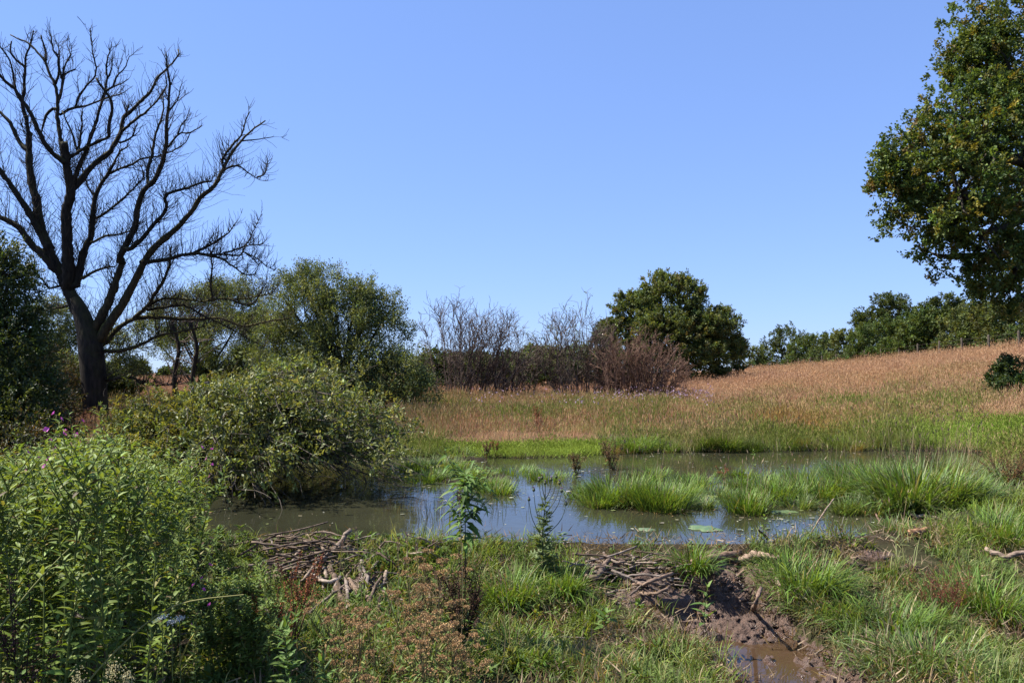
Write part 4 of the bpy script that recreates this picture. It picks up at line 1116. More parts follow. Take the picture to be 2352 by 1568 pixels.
# yellower leafy skirt on its left
ext = np.array([P(a, b_, c_) for a, b_, c_ in zip(rng.uniform(250, 500, 520), rng.uniform(895, 1060, 520), rng.uniform(10.5, 13, 520))])
ext = ext[ext[:, 2] < np.array([P(0, vtop(1176 + p[0] / p[1] * F), p[1])[2] for p in ext])]
src2 = np.concatenate([src[yb >= .5], ext])
yl = thing('sallow_bush', 'yellow-green sallow bush between the dead trunk and the fallen willow', 'shrub', (src2[:, 0].mean(), src2[:, 1].mean(), .1))
foliage(src2, nrm(rng.normal(size=src2.shape) + UP * .5), 15, .19, .066, .028, [((.21, .23, .06), 3), ((.22, .21, .05), 2), ((.08, .10, .025), 2)], up=.8).obj('crown', M_LEAF, yl, stuff=True)
b = Buf(); m3 = 70
s_ = src2[rng.integers(0, len(src2), m3)]
o_ = np.c_[s_[:, 0] + rng.normal(size=m3) * .2, s_[:, 1], np.full(m3, .0)]
pp = np.stack([o_ * (1 - t) + s_ * t + UP * .3 * t * (1 - t) + rng.normal(size=(m3, 3)) * .03 for t in np.linspace(0, 1, 6)], 1)
tubes(b, pp, np.linspace(.014, .005, 6)[None].repeat(m3, 0), 4); b.obj('stems', M_TWIG, yl, stuff=True)

# ------------------------------------------------------------------ fence along the top of the slope
fy = np.arange(44.0, 122, 3.1)
f0 = np.array([30.0, fy[0], 0]); f0[2] = float(height(30.0, fy[0]))
fe = thing('wire_fence', 'post and wire fence running along the top of the dry slope', 'fence', f0)
tops = []
pmesh = Buf()
tubes(pmesh, [(0, 0, -.3), (0, 0, .6), (0, 0, 1.28), (0, 0, 1.33)], [.075, .07, .066, .04], 8, cap=True)
pm_ = pmesh.mesh('post', M_POST, smooth=False)
for i, yy in enumerate(fy):
    xx = 30.0 + .25 * math.sin(yy * .11); z = float(height(xx, yy))
    o = bpy.data.objects.new('post', pm_); COL.objects.link(o); o.parent = fe
    o.location = (xx - f0[0], yy - f0[1], z - f0[2]); o.rotation_euler = (random.uniform(-.05, .05), random.uniform(-.06, .06), random.random() * 3)
    tops.append((xx - .08, yy, z))
tops = np.array(tops)
for hz in (.35, .65, .95, 1.2):
    b = Buf(); tubes(b, tops + UP * hz, np.full(len(tops), .006), 4); b.obj('wire', M_POST, fe)

# ------------------------------------------------------------------ tussocks and rushes in the pond
PAL_SEDGE = [((.13, .215, .035), 3), ((.17, .255, .045), 2), ((.085, .15, .03), 2), ((.26, .24, .11), .5)]
PAL_PALE = [((.14, .21, .055), 3), ((.18, .24, .09), 2), ((.095, .15, .04), 2), ((.30, .27, .15), .7)]
def tussock(name, label, cat, u, vb, h, r, n, pal=PAL_SEDGE, w=.009, bend=1.2, lean=.5, heads=0, z=None, group=None, stem=False, bias=(0, 0)):
    zz = WATER if z is None else z
    x0, y0 = gz(u, vb, zz); base = np.array([x0, y0, zz - .04])
    n = int(n * 1.15); b = Buf(); p, a = disc(n, r)
    cl = disc(9, r * .85)[0]; ci = rng.integers(0, 9, n); p = np.where(rng.random((n, 1)) < .75, cl[ci] + disc(n, r * .28)[0], p)
    rad = np.hypot(p[:, 0], p[:, 1]) / r
    az = np.arctan2(p[:, 1] + bias[1] * r, p[:, 0] + bias[0] * r) + rng.normal(size=n) * .6
    hh = h * rng.uniform(.5, 1.05, n)
    blades(b, p + base, az, hh, np.abs(rng.normal(size=n)) * .16 + lean * rad * .7, 1.05 * w * rng.uniform(.7, 1.3, n), rng.uniform(.15, 1.25, n) * bend, pick(pal, n, .3), 4)
    # dead skirt of old blades hanging round the foot
    m = n // 4; p, a = disc(m, r); az = np.arctan2(p[:, 1], p[:, 0])
    blades(b, p * 1.02 + base, az, h * rng.uniform(.3, .55, m), np.full(m, .8), np.full(m, w), rng.uniform(.6, 1.4, m), pick([((.24, .19, .11), 2), ((.14, .10, .06), 1)], m), 3)
    t = thing(name, label, cat, base, group)
    b.obj('blades', M_BLADE, t, stuff=True)
    if heads:
        c2 = Buf(); p, a = disc(heads, r); az = rng.random(heads) * 6.28; hh = h * rng.uniform(1.2, 1.9, heads)
        le = rng.uniform(.02, .25, heads); be = rng.uniform(0, .5, heads); hc = pick([((.26, .19, .12), 2), ((.30, .24, .14), 1), ((.16, .11, .08), 1)], heads)
        blades(c2, p + base, az, hh, le, np.full(heads, .004), be, hc, 4)
        f_ = lambda t: np.stack([np.cos(az) * np.sin(le + be * t * .5) * hh * t, np.sin(az) * np.sin(le + be * t * .5) * hh * t, np.cos(le + be * t * .5) * hh * t], 1)
        dd = nrm(f_(1.0) - f_(.9)); seed_heads(c2, p + base + f_(.97), dd, .06 * rng.uniform(.7, 1.4, heads), .012, hc)
        c2.obj('flower_stems', M_DRY, t, stuff=True)
    return t
GT = 'grass tussocks standing in the pond'
tussock('sedge_tussock', 'largest lush tussock near the middle of the pond, below the tall red dock', 'grass tussock', 1425, 1150, .44, .42, 1100, heads=18, group=GT)
tussock('sedge_tussock', 'upright bright tussock joined to the right side of the largest tussock', 'grass tussock', 1515, 1168, .46, .30, 700, bend=.8, heads=16, group=GT)
tussock('sedge_tussock', 'low spreading tussock at the left end of the middle row', 'grass tussock', 1345, 1140, .26, .25, 380, group=GT)
tussock('sedge_tussock', 'rounded tussock standing alone right of the upright bright one', 'grass tussock', 1600, 1118, .30, .26, 520, heads=10, group=GT)
tussock('sedge_tussock', 'small tussock on the scum, third from the right in the row', 'grass tussock', 1690, 1120, .22, .18, 300, heads=8, group=GT)
tussock('sedge_tussock', 'small pale drooping tussock at the edge of the yellow scum', 'grass tussock', 1615, 1165, .22, .2, 300, PAL_PALE, bend=1.6, group=GT)
tussock('sedge_tussock', 'upright tussock with brown foot in front of the green peninsula', 'grass tussock', 1715, 1175, .36, .26, 520, heads=14, bend=.9, group=GT)
tussock('sedge_tussock', 'bright green tussock at the left end of the green peninsula', 'grass tussock', 1790, 1150, .36, .32, 700, heads=16, group=GT)
tussock('sedge_tussock', 'tussock in the middle of the green peninsula with thin seed stems', 'grass tussock', 1880, 1145, .42, .36, 800, heads=20, group=GT)
tussock('sedge_tussock', 'small tussock in front of the middle of the green peninsula', 'grass tussock', 1835, 1165, .24, .18, 280, PAL_PALE, group=GT)
tussock('sedge_tussock', 'pale tussock at the front edge of the peninsula, beside the leaning thin stick', 'grass tussock', 1945, 1175, .28, .24, 380, PAL_PALE, group=GT)
tussock('sedge_tussock', 'pale fanned tussock left of the big sedge mound', 'grass tussock', 2005, 1178, .30, .22, 360, PAL_PALE, heads=6, group=GT)
tussock('sedge_tussock', 'huge mound of arching sedge on the right of the pond', 'grass tussock', 2110, 1165, .68, .62, 1500, PAL_SEDGE + [((.18, .22, .10), 2)], w=.017, bend=1.5, heads=40, group=GT)
tussock('sedge_tussock', 'drooping sedge at the dark right foot of the huge mound', 'grass tussock', 2195, 1168, .52, .42, 1000, PAL_PALE + PAL_SEDGE, w=.016, bend=1.7, heads=12, group=GT)
tussock('sedge_tussock', 'tall back tussock behind the huge sedge mound', 'grass tussock', 2020, 1128, .55, .6, 1300, heads=30, group=GT)
tussock('sedge_tussock', 'pale tall grass behind the right end of the huge sedge mound', 'grass tussock', 2150, 1120, .62, .55, 1100, PAL_PALE, heads=46, group=GT)
tussock('sedge_tussock', 'small isolated tussock on a brown root ball near the right bank', 'grass tussock', 2055, 1222, .24, .14, 300, PAL_PALE, heads=5, group=GT)
tussock('sedge_tussock', 'low bright tussock right of the fallen willow tips', 'grass tussock', 985, 1105, .26, .34, 520, heads=6, group=GT)
tussock('sedge_tussock', 'low grass patch behind the tall leafy plant', 'grass tussock', 1075, 1095, .24, .42, 560, heads=10, group=GT)
tussock('sedge_tussock', 'small bright tussock right behind the tall leafy plant', 'grass tussock', 1140, 1132, .26, .22, 360, group=GT)
tussock('sedge_tussock', 'thin low grass on the strip right of the tall leafy plant', 'grass tussock', 1185, 1085, .18, .4, 380, group=GT)
tussock('sedge_tussock', 'pale collapsed tussock on the far shore beside two small docks', 'grass tussock', 1045, 1050, .34, .5, 700, PAL_PALE, bend=2.0, lean=.9, group=GT)
tussock('sedge_tussock', 'grassy tuft at the left end of the low strip, touching the willow tips', 'grass tussock', 950, 1080, .26, .4, 560, group=GT)
tussock('sedge_tussock', 'lush tuft in the middle of the low strip behind the leafy plant', 'grass tussock', 1035, 1082, .28, .34, 520, heads=8, group=GT)
tussock('sedge_tussock', 'drooping dark tussock between the largest tussock and its upright neighbour', 'grass tussock', 1470, 1160, .36, .28, 620, PAL_PALE, bend=1.6, heads=6, group=GT)
tussock('sedge_tussock', 'fine grass hummock at the front left of the largest tussock', 'grass tussock', 1385, 1158, .28, .28, 420, group=GT)
tussock('sedge_tussock', 'green hummock between the peninsula middle and the huge mound', 'grass tussock', 1955, 1140, .42, .4, 760, heads=14, group=GT)
tussock('sedge_tussock', 'leafy hummock filling the back of the green peninsula', 'grass tussock', 1850, 1112, .34, .5, 700, heads=22, group=GT)
tussock('sedge_tussock', 'pale arching sedge at the front foot of the huge mound', 'grass tussock', 2075, 1176, .46, .34, 640, PAL_PALE, bend=1.7, w=.011, group=GT)
for (u, vb, h, r, n, lab, pal) in ((1250, 1098, .2, .45, 420, 'thin grass patch at the right end of the low strip', PAL_SEDGE), (1110, 1118, .24, .34, 420, 'grass tuft in the water just behind the top of the leafy plant', PAL_SEDGE), (1000, 1070, .26, .45, 480, 'back tuft of the low strip near the willow tips', PAL_PALE), (1560, 1145, .34, .28, 460, 'grass tuft filling the right flank of the upright bright tussock', PAL_SEDGE), (1655, 1140, .22, .24, 300, 'thin tuft on the yellow scum between the row and the peninsula', PAL_PALE), (1755, 1128, .34, .36, 520, 'tuft at the back left corner of the green peninsula', PAL_SEDGE), (1700, 1092, .22, .4, 360, 'low tuft behind the small tussock on the scum', PAL_SEDGE), (1960, 1100, .4, .6, 700, 'broad grass hummock at the back of the peninsula, left of the mound', PAL_SEDGE), (2240, 1150, .4, .45, 520, 'grass hummock joining the huge mound to the right bank', PAL_PALE), (1500, 1100, .28, .3, 360, 'tuft at the back of the largest tussock beside the tall red dock', PAL_SEDGE)):
    tussock('sedge_tussock', lab, 'grass tussock', u, vb, h, r, n, pal, heads=4, group=GT)
tussock('rush_clump', 'sparse brown rushes standing in the water under the fallen willow tips', 'rushes', 925, 1172, .32, .22, 40, [((.10, .075, .05), 2), ((.16, .12, .08), 1)], w=.006, bend=.3, lean=.2)
tussock('rush_clump', 'thin dark rushes in the water left of the tall leafy plant', 'rushes', 1010, 1190, .30, .3, 46, [((.10, .085, .05), 2), ((.13, .15, .05), 1)], w=.006, bend=.4, lean=.25)
tussock('rush_clump', 'scattered thin rushes in the open water between the leafy plant and the thistle', 'rushes', 1180, 1170, .22, .5, 46, [((.10, .12, .05), 2), ((.13, .17, .05), 1)], w=.006, bend=.5, lean=.2) 
tussock('rush_clump', 'dead broken reeds in the water by the leaning thin stick', 'rushes', 1925, 1212, .2, .3, 40, [((.16, .13, .09), 2), ((.13, .17, .05), 1)], w=.008, bend=1.2, lean=.7)

fb_ = [tussock('bank_tussock', 'x', 'grass tussock', 1200, 1100, h, .3, 300, pal, lean=.5, bend=1.3, heads=hd, z=WATER) for h, pal, hd in ((.42, PAL_SEDGE, 6), (.32, PAL_SEDGE, 0), (.5, PAL_SEDGE, 14), (.36, [((.24, .20, .08), 2), ((.34, .25, .12), 2), ((.14, .18, .05), 1)], 16), (.46, [((.12, .17, .035), 2), ((.07, .11, .025), 2)], 4))]
used_fb = set()
for i in range(64):
    seg = POND[17:25]; tt_ = rng.random() * (len(seg) - 1); a_ = int(tt_); f_ = tt_ - a_
    x = seg[a_][0] * (1 - f_) + seg[a_ + 1][0] * f_ + rng.normal() * .1; y = seg[a_][1] * (1 - f_) + seg[a_ + 1][1] * f_ + abs(rng.normal()) * .5 - .12
    if -1 < x < 1.9: continue
    lab = ('grass tussock overhanging the water on the far bank, left half', 'tussocks on the left half of the far bank') if x < 2 else ('grass tussock overhanging the water on the far bank, right half', 'tussocks on the right half of the far bank')
    k = i % 5; loc = (x, y, max(float(height(x, y)) - .03, WATER - .05)); rz = rng.random() * 6.28; sc = rng.uniform(.6, 1.15)
    if k in used_fb: dup(fb_[k], loc, rz, sc, lab[0], lab[1])
    else:
        used_fb.add(k); r_ = fb_[k]; r_.location = loc; r_.rotation_euler = (0, 0, rz); r_.scale = (sc,) * 3; r_['label'] = lab[0]; r_['group'] = lab[1]
# taller grass clumps on the near bank
GB = 'tall grass clumps on the near bank'
for (u, v, h, r, n, lab, pal) in (
        (1840, 1345, .36, .30, 700, 'tall bright grass clump beside the outflow, over the pale log', PAL_SEDGE),
        (1920, 1400, .26, .30, 460, 'lower grass clump between the outflow and the mud', PAL_PALE),
        (1170, 1370, .32, .30, 520, 'tall green grass clump right of the dark withered dock', PAL_SEDGE),
        (1290, 1345, .28, .28, 420, 'grass clump at the foot of the purple thistle', PAL_SEDGE),
        (1590, 1300, .32, .16, 260, 'bright upright grass clump beside the end of the split log', PAL_SEDGE),
        (2040, 1440, .30, .34, 560, 'grass clump left of the red sorrel on the right bank', PAL_SEDGE),
        (2260, 1400, .40, .36, 620, 'tall lush grass at the right edge, beside the red sorrel', PAL_SEDGE),
        (2300, 1230, .42, .36, 560, 'leafy grass clump on the bank under the pale driftwood', PAL_SEDGE),
        (2120, 1520, .26, .4, 560, 'grass clump at the bottom right corner', PAL_PALE),
        (2310, 1110, .45, .5, 560, 'tall pale grass below the rusty dock at the right edge', PAL_PALE),
        (1180, 1500, .24, .3, 360, 'grass clump in front of the dark withered dock', PAL_SEDGE)):
    g0 = ground(u, v)
    tussock('grass_clump', lab, 'grass clump', u, v, h, r, n, pal, w=.0075, bend=1.7, lean=.6, z=g0[2] + .03, group=GB)

# ------------------------------------------------------------------ algae mats
def algae(u, v, wu, hv, c, lab):
    x0, y0 = gz(u, v, WATER); k = y0 / F
    n = 40; a = np.arange(n) / n * 2 * np.pi
    ph = rng.random(3) * 6.28
    rr = 1 + .10 * np.sin(2 * a + ph[0]) + .16 * np.sin(5 * a + ph[1]) + .12 * np.sin(9 * a + ph[2])
    rx = wu * .5 * k; ry = hv * .5 * k * y0 / 1.53
    rim = np.stack([x0 + rx * rr * np.cos(a), y0 + ry * rr * np.sin(a), np.full(n, WATER + .003)], 1)
    inn = np.stack([x0 + rx * .8 * rr * np.cos(a), y0 + ry * .8 * rr * np.sin(a), np.full(n, WATER + .014)], 1)
    b = Buf(); i = np.arange(n)
    b.add(np.concatenate([rim, inn, [[x0, y0, WATER + .018]]]), np.stack([n + i, n + (i + 1) % n, np.full(n, 2 * n)], 1), np.stack([i, (i + 1) % n, n + (i + 1) % n, n + i], 1), c)
    o = b.obj('algae_mat', M_ALGAE, origin=(x0, y0, WATER), smooth=True)
    tag(o, lab, 'algae', 'algae mats afloat on the pond')
algae(1618, 1214, 66, 13, (.09, .16, .06), 'pale green algae mat afloat in the middle of the blue water')
algae(1485, 1217, 36, 6, (.10, .14, .06), 'small grey-green algae mat left of the pale green one')
algae(1470, 1250, 50, 12, (.08, .14, .08), 'blue-green algae patch close to the dam edge')
algae(1620, 1262, 66, 14, (.16, .24, .05), 'bright green algae patch beside the upright grass on the dam')
algae(1710, 1270, 60, 12, (.20, .21, .05), 'yellowish scum patch at the dam edge')
algae(1355, 1262, 60, 8, (.20, .22, .05), 'yellow-green scum along the dam near the thistle')
algae(1600, 1140, 84, 12, (.20, .21, .03), 'mustard yellow scum between the tussocks')
algae(1800, 1176, 56, 6, (.15, .21, .05), 'thin green scum before the small front tussock')

# ------------------------------------------------------------------ sticks of the beaver dam
wood_t = [(1, 1, 1), (.8, .74, .7), (1.15, 1.1, 1.02), (.55, .48, .42)]
def stick(pts, r0, r1, label=None, group=None, tint=None, name='stick', cat='stick', forks=()):
    pts = np.asarray(pts, float); n = max(7, 4 * len(pts))
    q = smooth_path(pts, n); r0 *= .62 if r0 > .02 else .8; r1 *= .62 if r1 > .02 else .8
    q[1:-1] += rng.normal(size=(n - 2, 3)) * min(r0, .02) * .3
    rr = np.linspace(r0, r1, n) * (1 + rng.normal(size=n) * .05)
    b = Buf(); tubes(b, q, rr, 8 if r0 > .02 else 6, tint if tint is not None else wood_t[int(rng.integers(0, 4))], cap=True)
    for f in forks:
        f = smooth_path(np.asarray(f, float), 8); tubes(b, f, np.linspace(r0 * .7, r0 * .35, 8), 6, wood_t[1], cap=True)
    o = b.obj(name, M_STICK, origin=q[n // 2], smooth=True)
    return tag(o, label, cat, group)
def gp_(u, v, h=.03): return ground(u, v, h)
D = 6.35
# named pieces
stick([gp_(735, 1330, .02), P(742, 1285, 6.1), P(765, 1262, 6.2), P(785, 1240, 6.25), P(806, 1216, 6.3)], .05, .028, 'thick forked branch jutting up from the dam over the water', None, (.95, .9, .85), 'branch', 'branch', forks=[[P(752, 1275, 6.15), P(742, 1258, 6.25), P(734, 1240, 6.3)]])
stick([P(935, 1276, 6.35), P(965, 1262, 6.4), P(1000, 1242, 6.45)], .042, .036, 'sawn-looking grey log end pointing up to the right beside the tall leafy plant', None, (.7, .66, .62), 'log', 'log')
stick([P(602, 1262, 6.4), P(625, 1252, 6.5), P(643, 1236, 6.55)], .03, .022, 'short dark stub pointing up at the left end of the dam', None, (.55, .5, .46), 'branch', 'branch')
stick([P(672, 1290, 6.1), P(684, 1268, 6.2), P(700, 1258, 6.3), P(716, 1256, 6.35)], .022, .016, 'curved pale stick rising from the left heap', None, (1.2, 1.15, 1.1))
stick([gp_(690, 1355, .03), P(700, 1325, 5.75), P(730, 1290, 5.95), P(758, 1264, 6.1)], .018, .010, 'long thin curved stick arching over the heap beside the red dock', None, (.9, .85, .8))
stick([gp_(718, 1345, .08), P(745, 1335, 5.7), P(775, 1330, 5.75)], .022, .02, 'white barkless stick lying across the front of the heap', None, (1.5, 1.5, 1.45))
stick([gp_(700, 1300, .05), P(640, 1300, 6.1), gp_(612, 1305, .05)], .02, .014, 'brown stick sloping left out of the heap', None)
stick([P(758, 1300, 6.0), P(775, 1340, 5.7), gp_(800, 1392, .04)], .034, .028, 'broad dull slab of wood leaning down the dam face', None, (.62, .54, .47), 'log', 'log')
stick([P(800, 1330, 5.8), P(830, 1365, 5.55), gp_(870, 1410, .03)], .034, .03, 'thick brown log running down the dam face to the right', None, (.85, .74, .63), 'log', 'log')
stick([P(770, 1350, 5.65), P(790, 1380, 5.5), gp_(825, 1425, .05)], .035, .03, 'dark log under the leaning slab', None, (.6, .5, .42), 'log', 'log')
stick([P(905, 1290, 6.2), P(912, 1280, 6.25), P(918, 1262, 6.3)], .024, .022, 'short upright pale stub on the dam between two grass heads', None, (1.2, 1.1, 1.0))
stick([P(870, 1258, 6.5), P(890, 1268, 6.4), P(905, 1284, 6.35)], .02, .016, 'dark stick end leaning left at the water edge', None, (.5, .45, .4))
stick([P(1040, 1262, 6.45), P(1058, 1274, 6.4), P(1075, 1285, 6.35)], .022, .02, 'pale stick slanting down behind the withered dock', None, (1.3, 1.2, 1.1))
stick([gp_(1380, 1318, .05), P(1430, 1310, 6.0), gp_(1480, 1306, .05), gp_(1545, 1300, .04)], .042, .036, 'straight pale log lying across the dam behind the mud heap', None, (1.15, 1.0, .85), 'log', 'log')
stick([gp_(1275, 1338, .03), gp_(1330, 1338, .05), P(1370, 1322, 5.8), gp_(1400, 1312, .09)], .03, .042, 'curved grey-brown branch on the left of the mud heap', None, (.9, .8, .72), 'branch', 'branch')
stick([gp_(1355, 1318, .05), P(1375, 1302, 5.95), P(1400, 1286, 6.0)], .03, .026, 'short stub pointing up right behind the curved branch', None, (.85, .75, .68), 'branch', 'branch')
stick([gp_(1330, 1345, .05), gp_(1380, 1335, .08), gp_(1420, 1326, .09)], .04, .03, 'brown log half buried in front of the mud heap', None, (.75, .6, .5), 'log', 'log')
stick([gp_(1440, 1360, .04), P(1485, 1338, 5.62), P(1545, 1316, 5.75)], .022, .016, 'straight stick resting on the mud heap, upper of the slanting pair', None, (.95, .8, .7))
stick([gp_(1465, 1372, .04), P(1505, 1362, 5.5), P(1538, 1345, 5.55)], .018, .012, 'straight stick resting on the mud heap, lower of the slanting pair', None, (.8, .68, .58))
stick([gp_(1440, 1366, .05), gp_(1490, 1392, .05), gp_(1545, 1425, .05), gp_(1590, 1452, .04)], .026, .034, 'long knobbly pale branch lying in the grass below the mud heap', None, (1.25, 1.1, .95), 'branch', 'branch')
stick([gp_(1568, 1468, .05), gp_(1600, 1492, .05), gp_(1622, 1505, .03)], .024, .03, 'short pale branch lying in line with the long knobbly one, nearer to the viewer', None, (1.25, 1.1, .95), 'branch', 'branch')
stick([gp_(1580, 1322, .06), gp_(1640, 1310, .08), gp_(1700, 1295, .08)], .055, .045, 'thick split log on the dam, left of the outflow', None, (1.05, .85, .72), 'log', 'log')
stick([gp_(1690, 1304, .04), gp_(1735, 1297, .06), gp_(1790, 1303, .05)], .04, .05, 'bent pale driftwood log under the tall bright grass clump', None, (1.35, 1.2, 1.05), 'log', 'log')
stick([gp_(1650, 1372, .04), gp_(1680, 1350, .05), gp_(1712, 1325, .04)], .016, .012, 'thin stick lying slantwise above the upper puddle', None, (1.0, .85, .75))
stick([gp_(1728, 1408, .03), P(1738, 1380, 5.2), P(1748, 1350, 5.4)], .022, .016, 'grey-brown stick standing slanted right of the upper puddle', None, (1.0, .85, .75))
stick([gp_(1795, 1395, .03), gp_(1790, 1370, .05), gp_(1778, 1345, .05)], .03, .02, 'bleached bone-like root under the grass right of the mud', None, (1.6, 1.5, 1.3))
stick([P(1860, 1230, 7.1), P(1890, 1180, 7.2), P(1915, 1145, 7.3)], .010, .007, 'thin pale stick leaning out of the water before the pale tussocks', None, (1.3, 1.2, 1.1))
stick([P(1765, 1238, 6.6), P(1752, 1226, 6.6), P(1742, 1216, 6.6)], .018, .012, 'black charred stub sticking up from the water edge', None, (.18, .16, .15))
stick([P(2072, 1176, 8.6), P(2110, 1184, 8.5), P(2150, 1187, 8.4), P(2175, 1212, 8.0)], .035, .022, 'white bleached branch reaching over the water at the right bank', None, (1.7, 1.65, 1.55), 'branch', 'branch')
stick([P(2012, 1180, 8.2), P(2025, 1205, 8.0), P(2055, 1236, 7.6)], .012, .010, 'thin reddish twig leaning in the water left of the white branch', None, (.9, .7, .6))
stick([gp_(2090, 1238, .05), gp_(2130, 1232, .06)], .045, .04, 'orange-brown block of wood on the right bank', None, (1.35, .95, .65), 'log', 'log')
stick([gp_(2262, 1290, .1), P(2310, 1278, 6.5), P(2360, 1264, 6.5), P(2400, 1262, 6.5)], .035, .03, 'pale driftwood branch lying on the grass at the right edge', None, (1.2, 1.1, 1.0), 'branch', 'branch')
stick([gp_(1990, 1330, .05), gp_(2060, 1322, .05), gp_(2110, 1322, .05)], .04, .035, 'dark wet log across the outflow', None, (.4, .33, .28), 'log', 'log')
stick([gp_(1880, 1312, .05), gp_(1930, 1318, .05), gp_(1990, 1320, .05)], .035, .035, 'blackish wet log at the left of the outflow', None, (.3, .25, .22), 'log', 'log')
stick([gp_(2025, 1400, .06), gp_(2060, 1412, .05)], .05, .04, 'orange-tan rotten wood piece in the grass left of the red sorrel', None, (1.4, 1.05, .8), 'log', 'log')
stick([P(1360, 1268, 6.5), P(1392, 1258, 6.5), P(1420, 1246, 6.5)], .012, .008, 'dark thin stick lying over the dam edge, above the pale log', None, (.45, .38, .34))
stick([P(1310, 1290, 6.3), P(1370, 1282, 6.3), P(1440, 1272, 6.35), P(1480, 1262, 6.4)], .010, .006, 'long thin twig lying along the dam crest behind the pale log', None, (.8, .7, .6))
stick([gp_(490, 1395, .1), P(520, 1384, 5.1), gp_(540, 1372, .1)], .022, .018, 'grey stick showing between the willowherb on the left', None, (.8, .75, .7))
# heap of thin sticks on the left of the dam, and the looser litter
for i in range(64):
    u = rng.uniform(585, 850); v = rng.uniform(1262, 1355); L = rng.uniform(.25, .85); a = rng.normal() * .75
    c = gp_(u, v, .05 + .17 * rng.random() * np.exp(-((u - 690) / 70) ** 2)); dv = np.array([math.cos(a), math.sin(a), rng.normal() * .14]) * L * .5
    stick([c - dv, c + rng.normal(size=3) * .03 * L / .5, c + dv], rng.uniform(.005, .015) * (1.5 if i % 11 == 0 else 1), rng.uniform(.004, .010), 'thin brown stick woven into the heap at the left of the dam', 'sticks of the left dam heap', tint=np.array([(.75, .68, .62), (.5, .43, .37), (.9, .84, .78), (.36, .3, .26)][i % 4]))
for i in range(60):
    u = rng.uniform(1320, 1600); v = rng.uniform(1312, 1392); L = rng.uniform(.15, .5); a = rng.normal() * .6
    c = gp_(u, v, .05 + .09 * rng.random()); dv = np.array([math.cos(a), math.sin(a), rng.normal() * .2]) * L * .5
    stick([c - dv, c + rng.normal(size=3) * .03 * L / .5, c + dv], rng.uniform(.005, .015), rng.uniform(.004, .010), 'thin root or stick in the brown mud heap on the dam', 'sticks of the mud heap')
for i in range(40):
    u = rng.uniform(820, 2250); v = rng.uniform(1285, 1500); L = rng.uniform(.1, .35); a = rng.random() * 6.28
    c = gp_(u, v, .02 + .03 * rng.random())
    if sdf(np.array([c[0]]), np.array([c[1]]), POND)[0] < .05: continue
    dv = np.array([math.cos(a), math.sin(a), rng.normal() * .1]) * L * .5
    stick([c - dv, c + rng.normal(size=3) * .01, c + dv], rng.uniform(.004, .009), rng.uniform(.003, .006), 'small loose stick lying in the trampled grass of the bank', 'loose sticks on the bank')
for i in range(46):
    u = rng.uniform(600, 1060); v = rng.uniform(1268, 1350); L = rng.uniform(.15, .5); a = rng.random() * 6.28
    c = gp_(u, v, .05 + .06 * rng.random())
    if sdf(np.array([c[0]]), np.array([c[1]]), POND)[0] < .02: continue
    dv = np.array([math.cos(a), math.sin(a) * .6, rng.normal() * .35]) * L * .5
    stick([c - dv, c + rng.normal(size=3) * .02, c + dv], rng.uniform(.004, .014), rng.uniform(.003, .009), 'broken twig poking out of the weeds along the left half of the dam crest', 'broken twigs along the left dam crest')
for i in range(15):
    u = rng.uniform(720, 900); v = rng.uniform(1310, 1375); L = rng.uniform(.2, .65)
    c = gp_(u, v, .05 + .05 * rng.random()); e = c + np.array([rng.normal() * .45 + .2, -.9, 0]) * L; e[2] = float(height(e[0], e[1])) + .03
    stick([c, (c + e) / 2 + np.array([rng.normal() * .02, 0, .03]), e], rng.uniform(.007, .022), rng.uniform(.006, .016), 'grey-brown stick leaning down the face of the dam below the heap', 'sticks leaning down the dam face')
# mud mounds thrown up on the dam
def mound(u, v, rx, ry, h, lab):
    c = ground(u, v, -.03); n = 64
    gx, gy = np.meshgrid(np.linspace(-1, 1, n), np.linspace(-1, 1, n))
    r = np.hypot(gx, gy); f = np.clip(1 - r, 0, 1) ** .6
    r = r + .5 * (fbm(gx * 3 + u, gy * 3, 3) - .5)
    f = np.clip(1 - r, 0, 1) ** .8
    z = h * f * (.35 + 1.1 * fbm(gx * 4.5 + u, gy * 4.5 + v, 5)) - h * .5 * np.abs(fbm(gx * 13 + v, gy * 13, 3) - .5) * f - .10 * (r > .97)
    b = Buf(); ii = np.arange(n * n).reshape(n, n)
    b.add(np.stack([gx * rx + c[0], gy * ry + c[1], z + c[2]], -1).reshape(-1, 3), None, np.stack([ii[:-1, :-1], ii[:-1, 1:], ii[1:, 1:], ii[1:, :-1]], -1).reshape(-1, 4))
    o = b.obj('mud_mound', M_MUD, origin=c, smooth=True); tag(o, lab, 'mud heap')
mound(1480, 1362, .34, .25, .17, 'brown heap of dug mud under the slanting sticks')
mound(1400, 1296, .28, .16, .09, 'dark wet mud on the dam crest, behind the pale log')
mound(690, 1300, .42, .30, .12, 'mud under the heap of thin sticks at the left of the dam')
mound(830, 1355, .30, .30, .13, 'mud face of the dam behind the leaning logs')
mound(1090, 1512, .26, .14, .06, 'bare clod of brown earth in front of the withered dock')
mound(1480, 1440, .22, .12, .05, 'low brown earth clod in the grass left of the mud')
mound(1985, 1268, .28, .14, .05, 'black wet mud lip at the outflow')

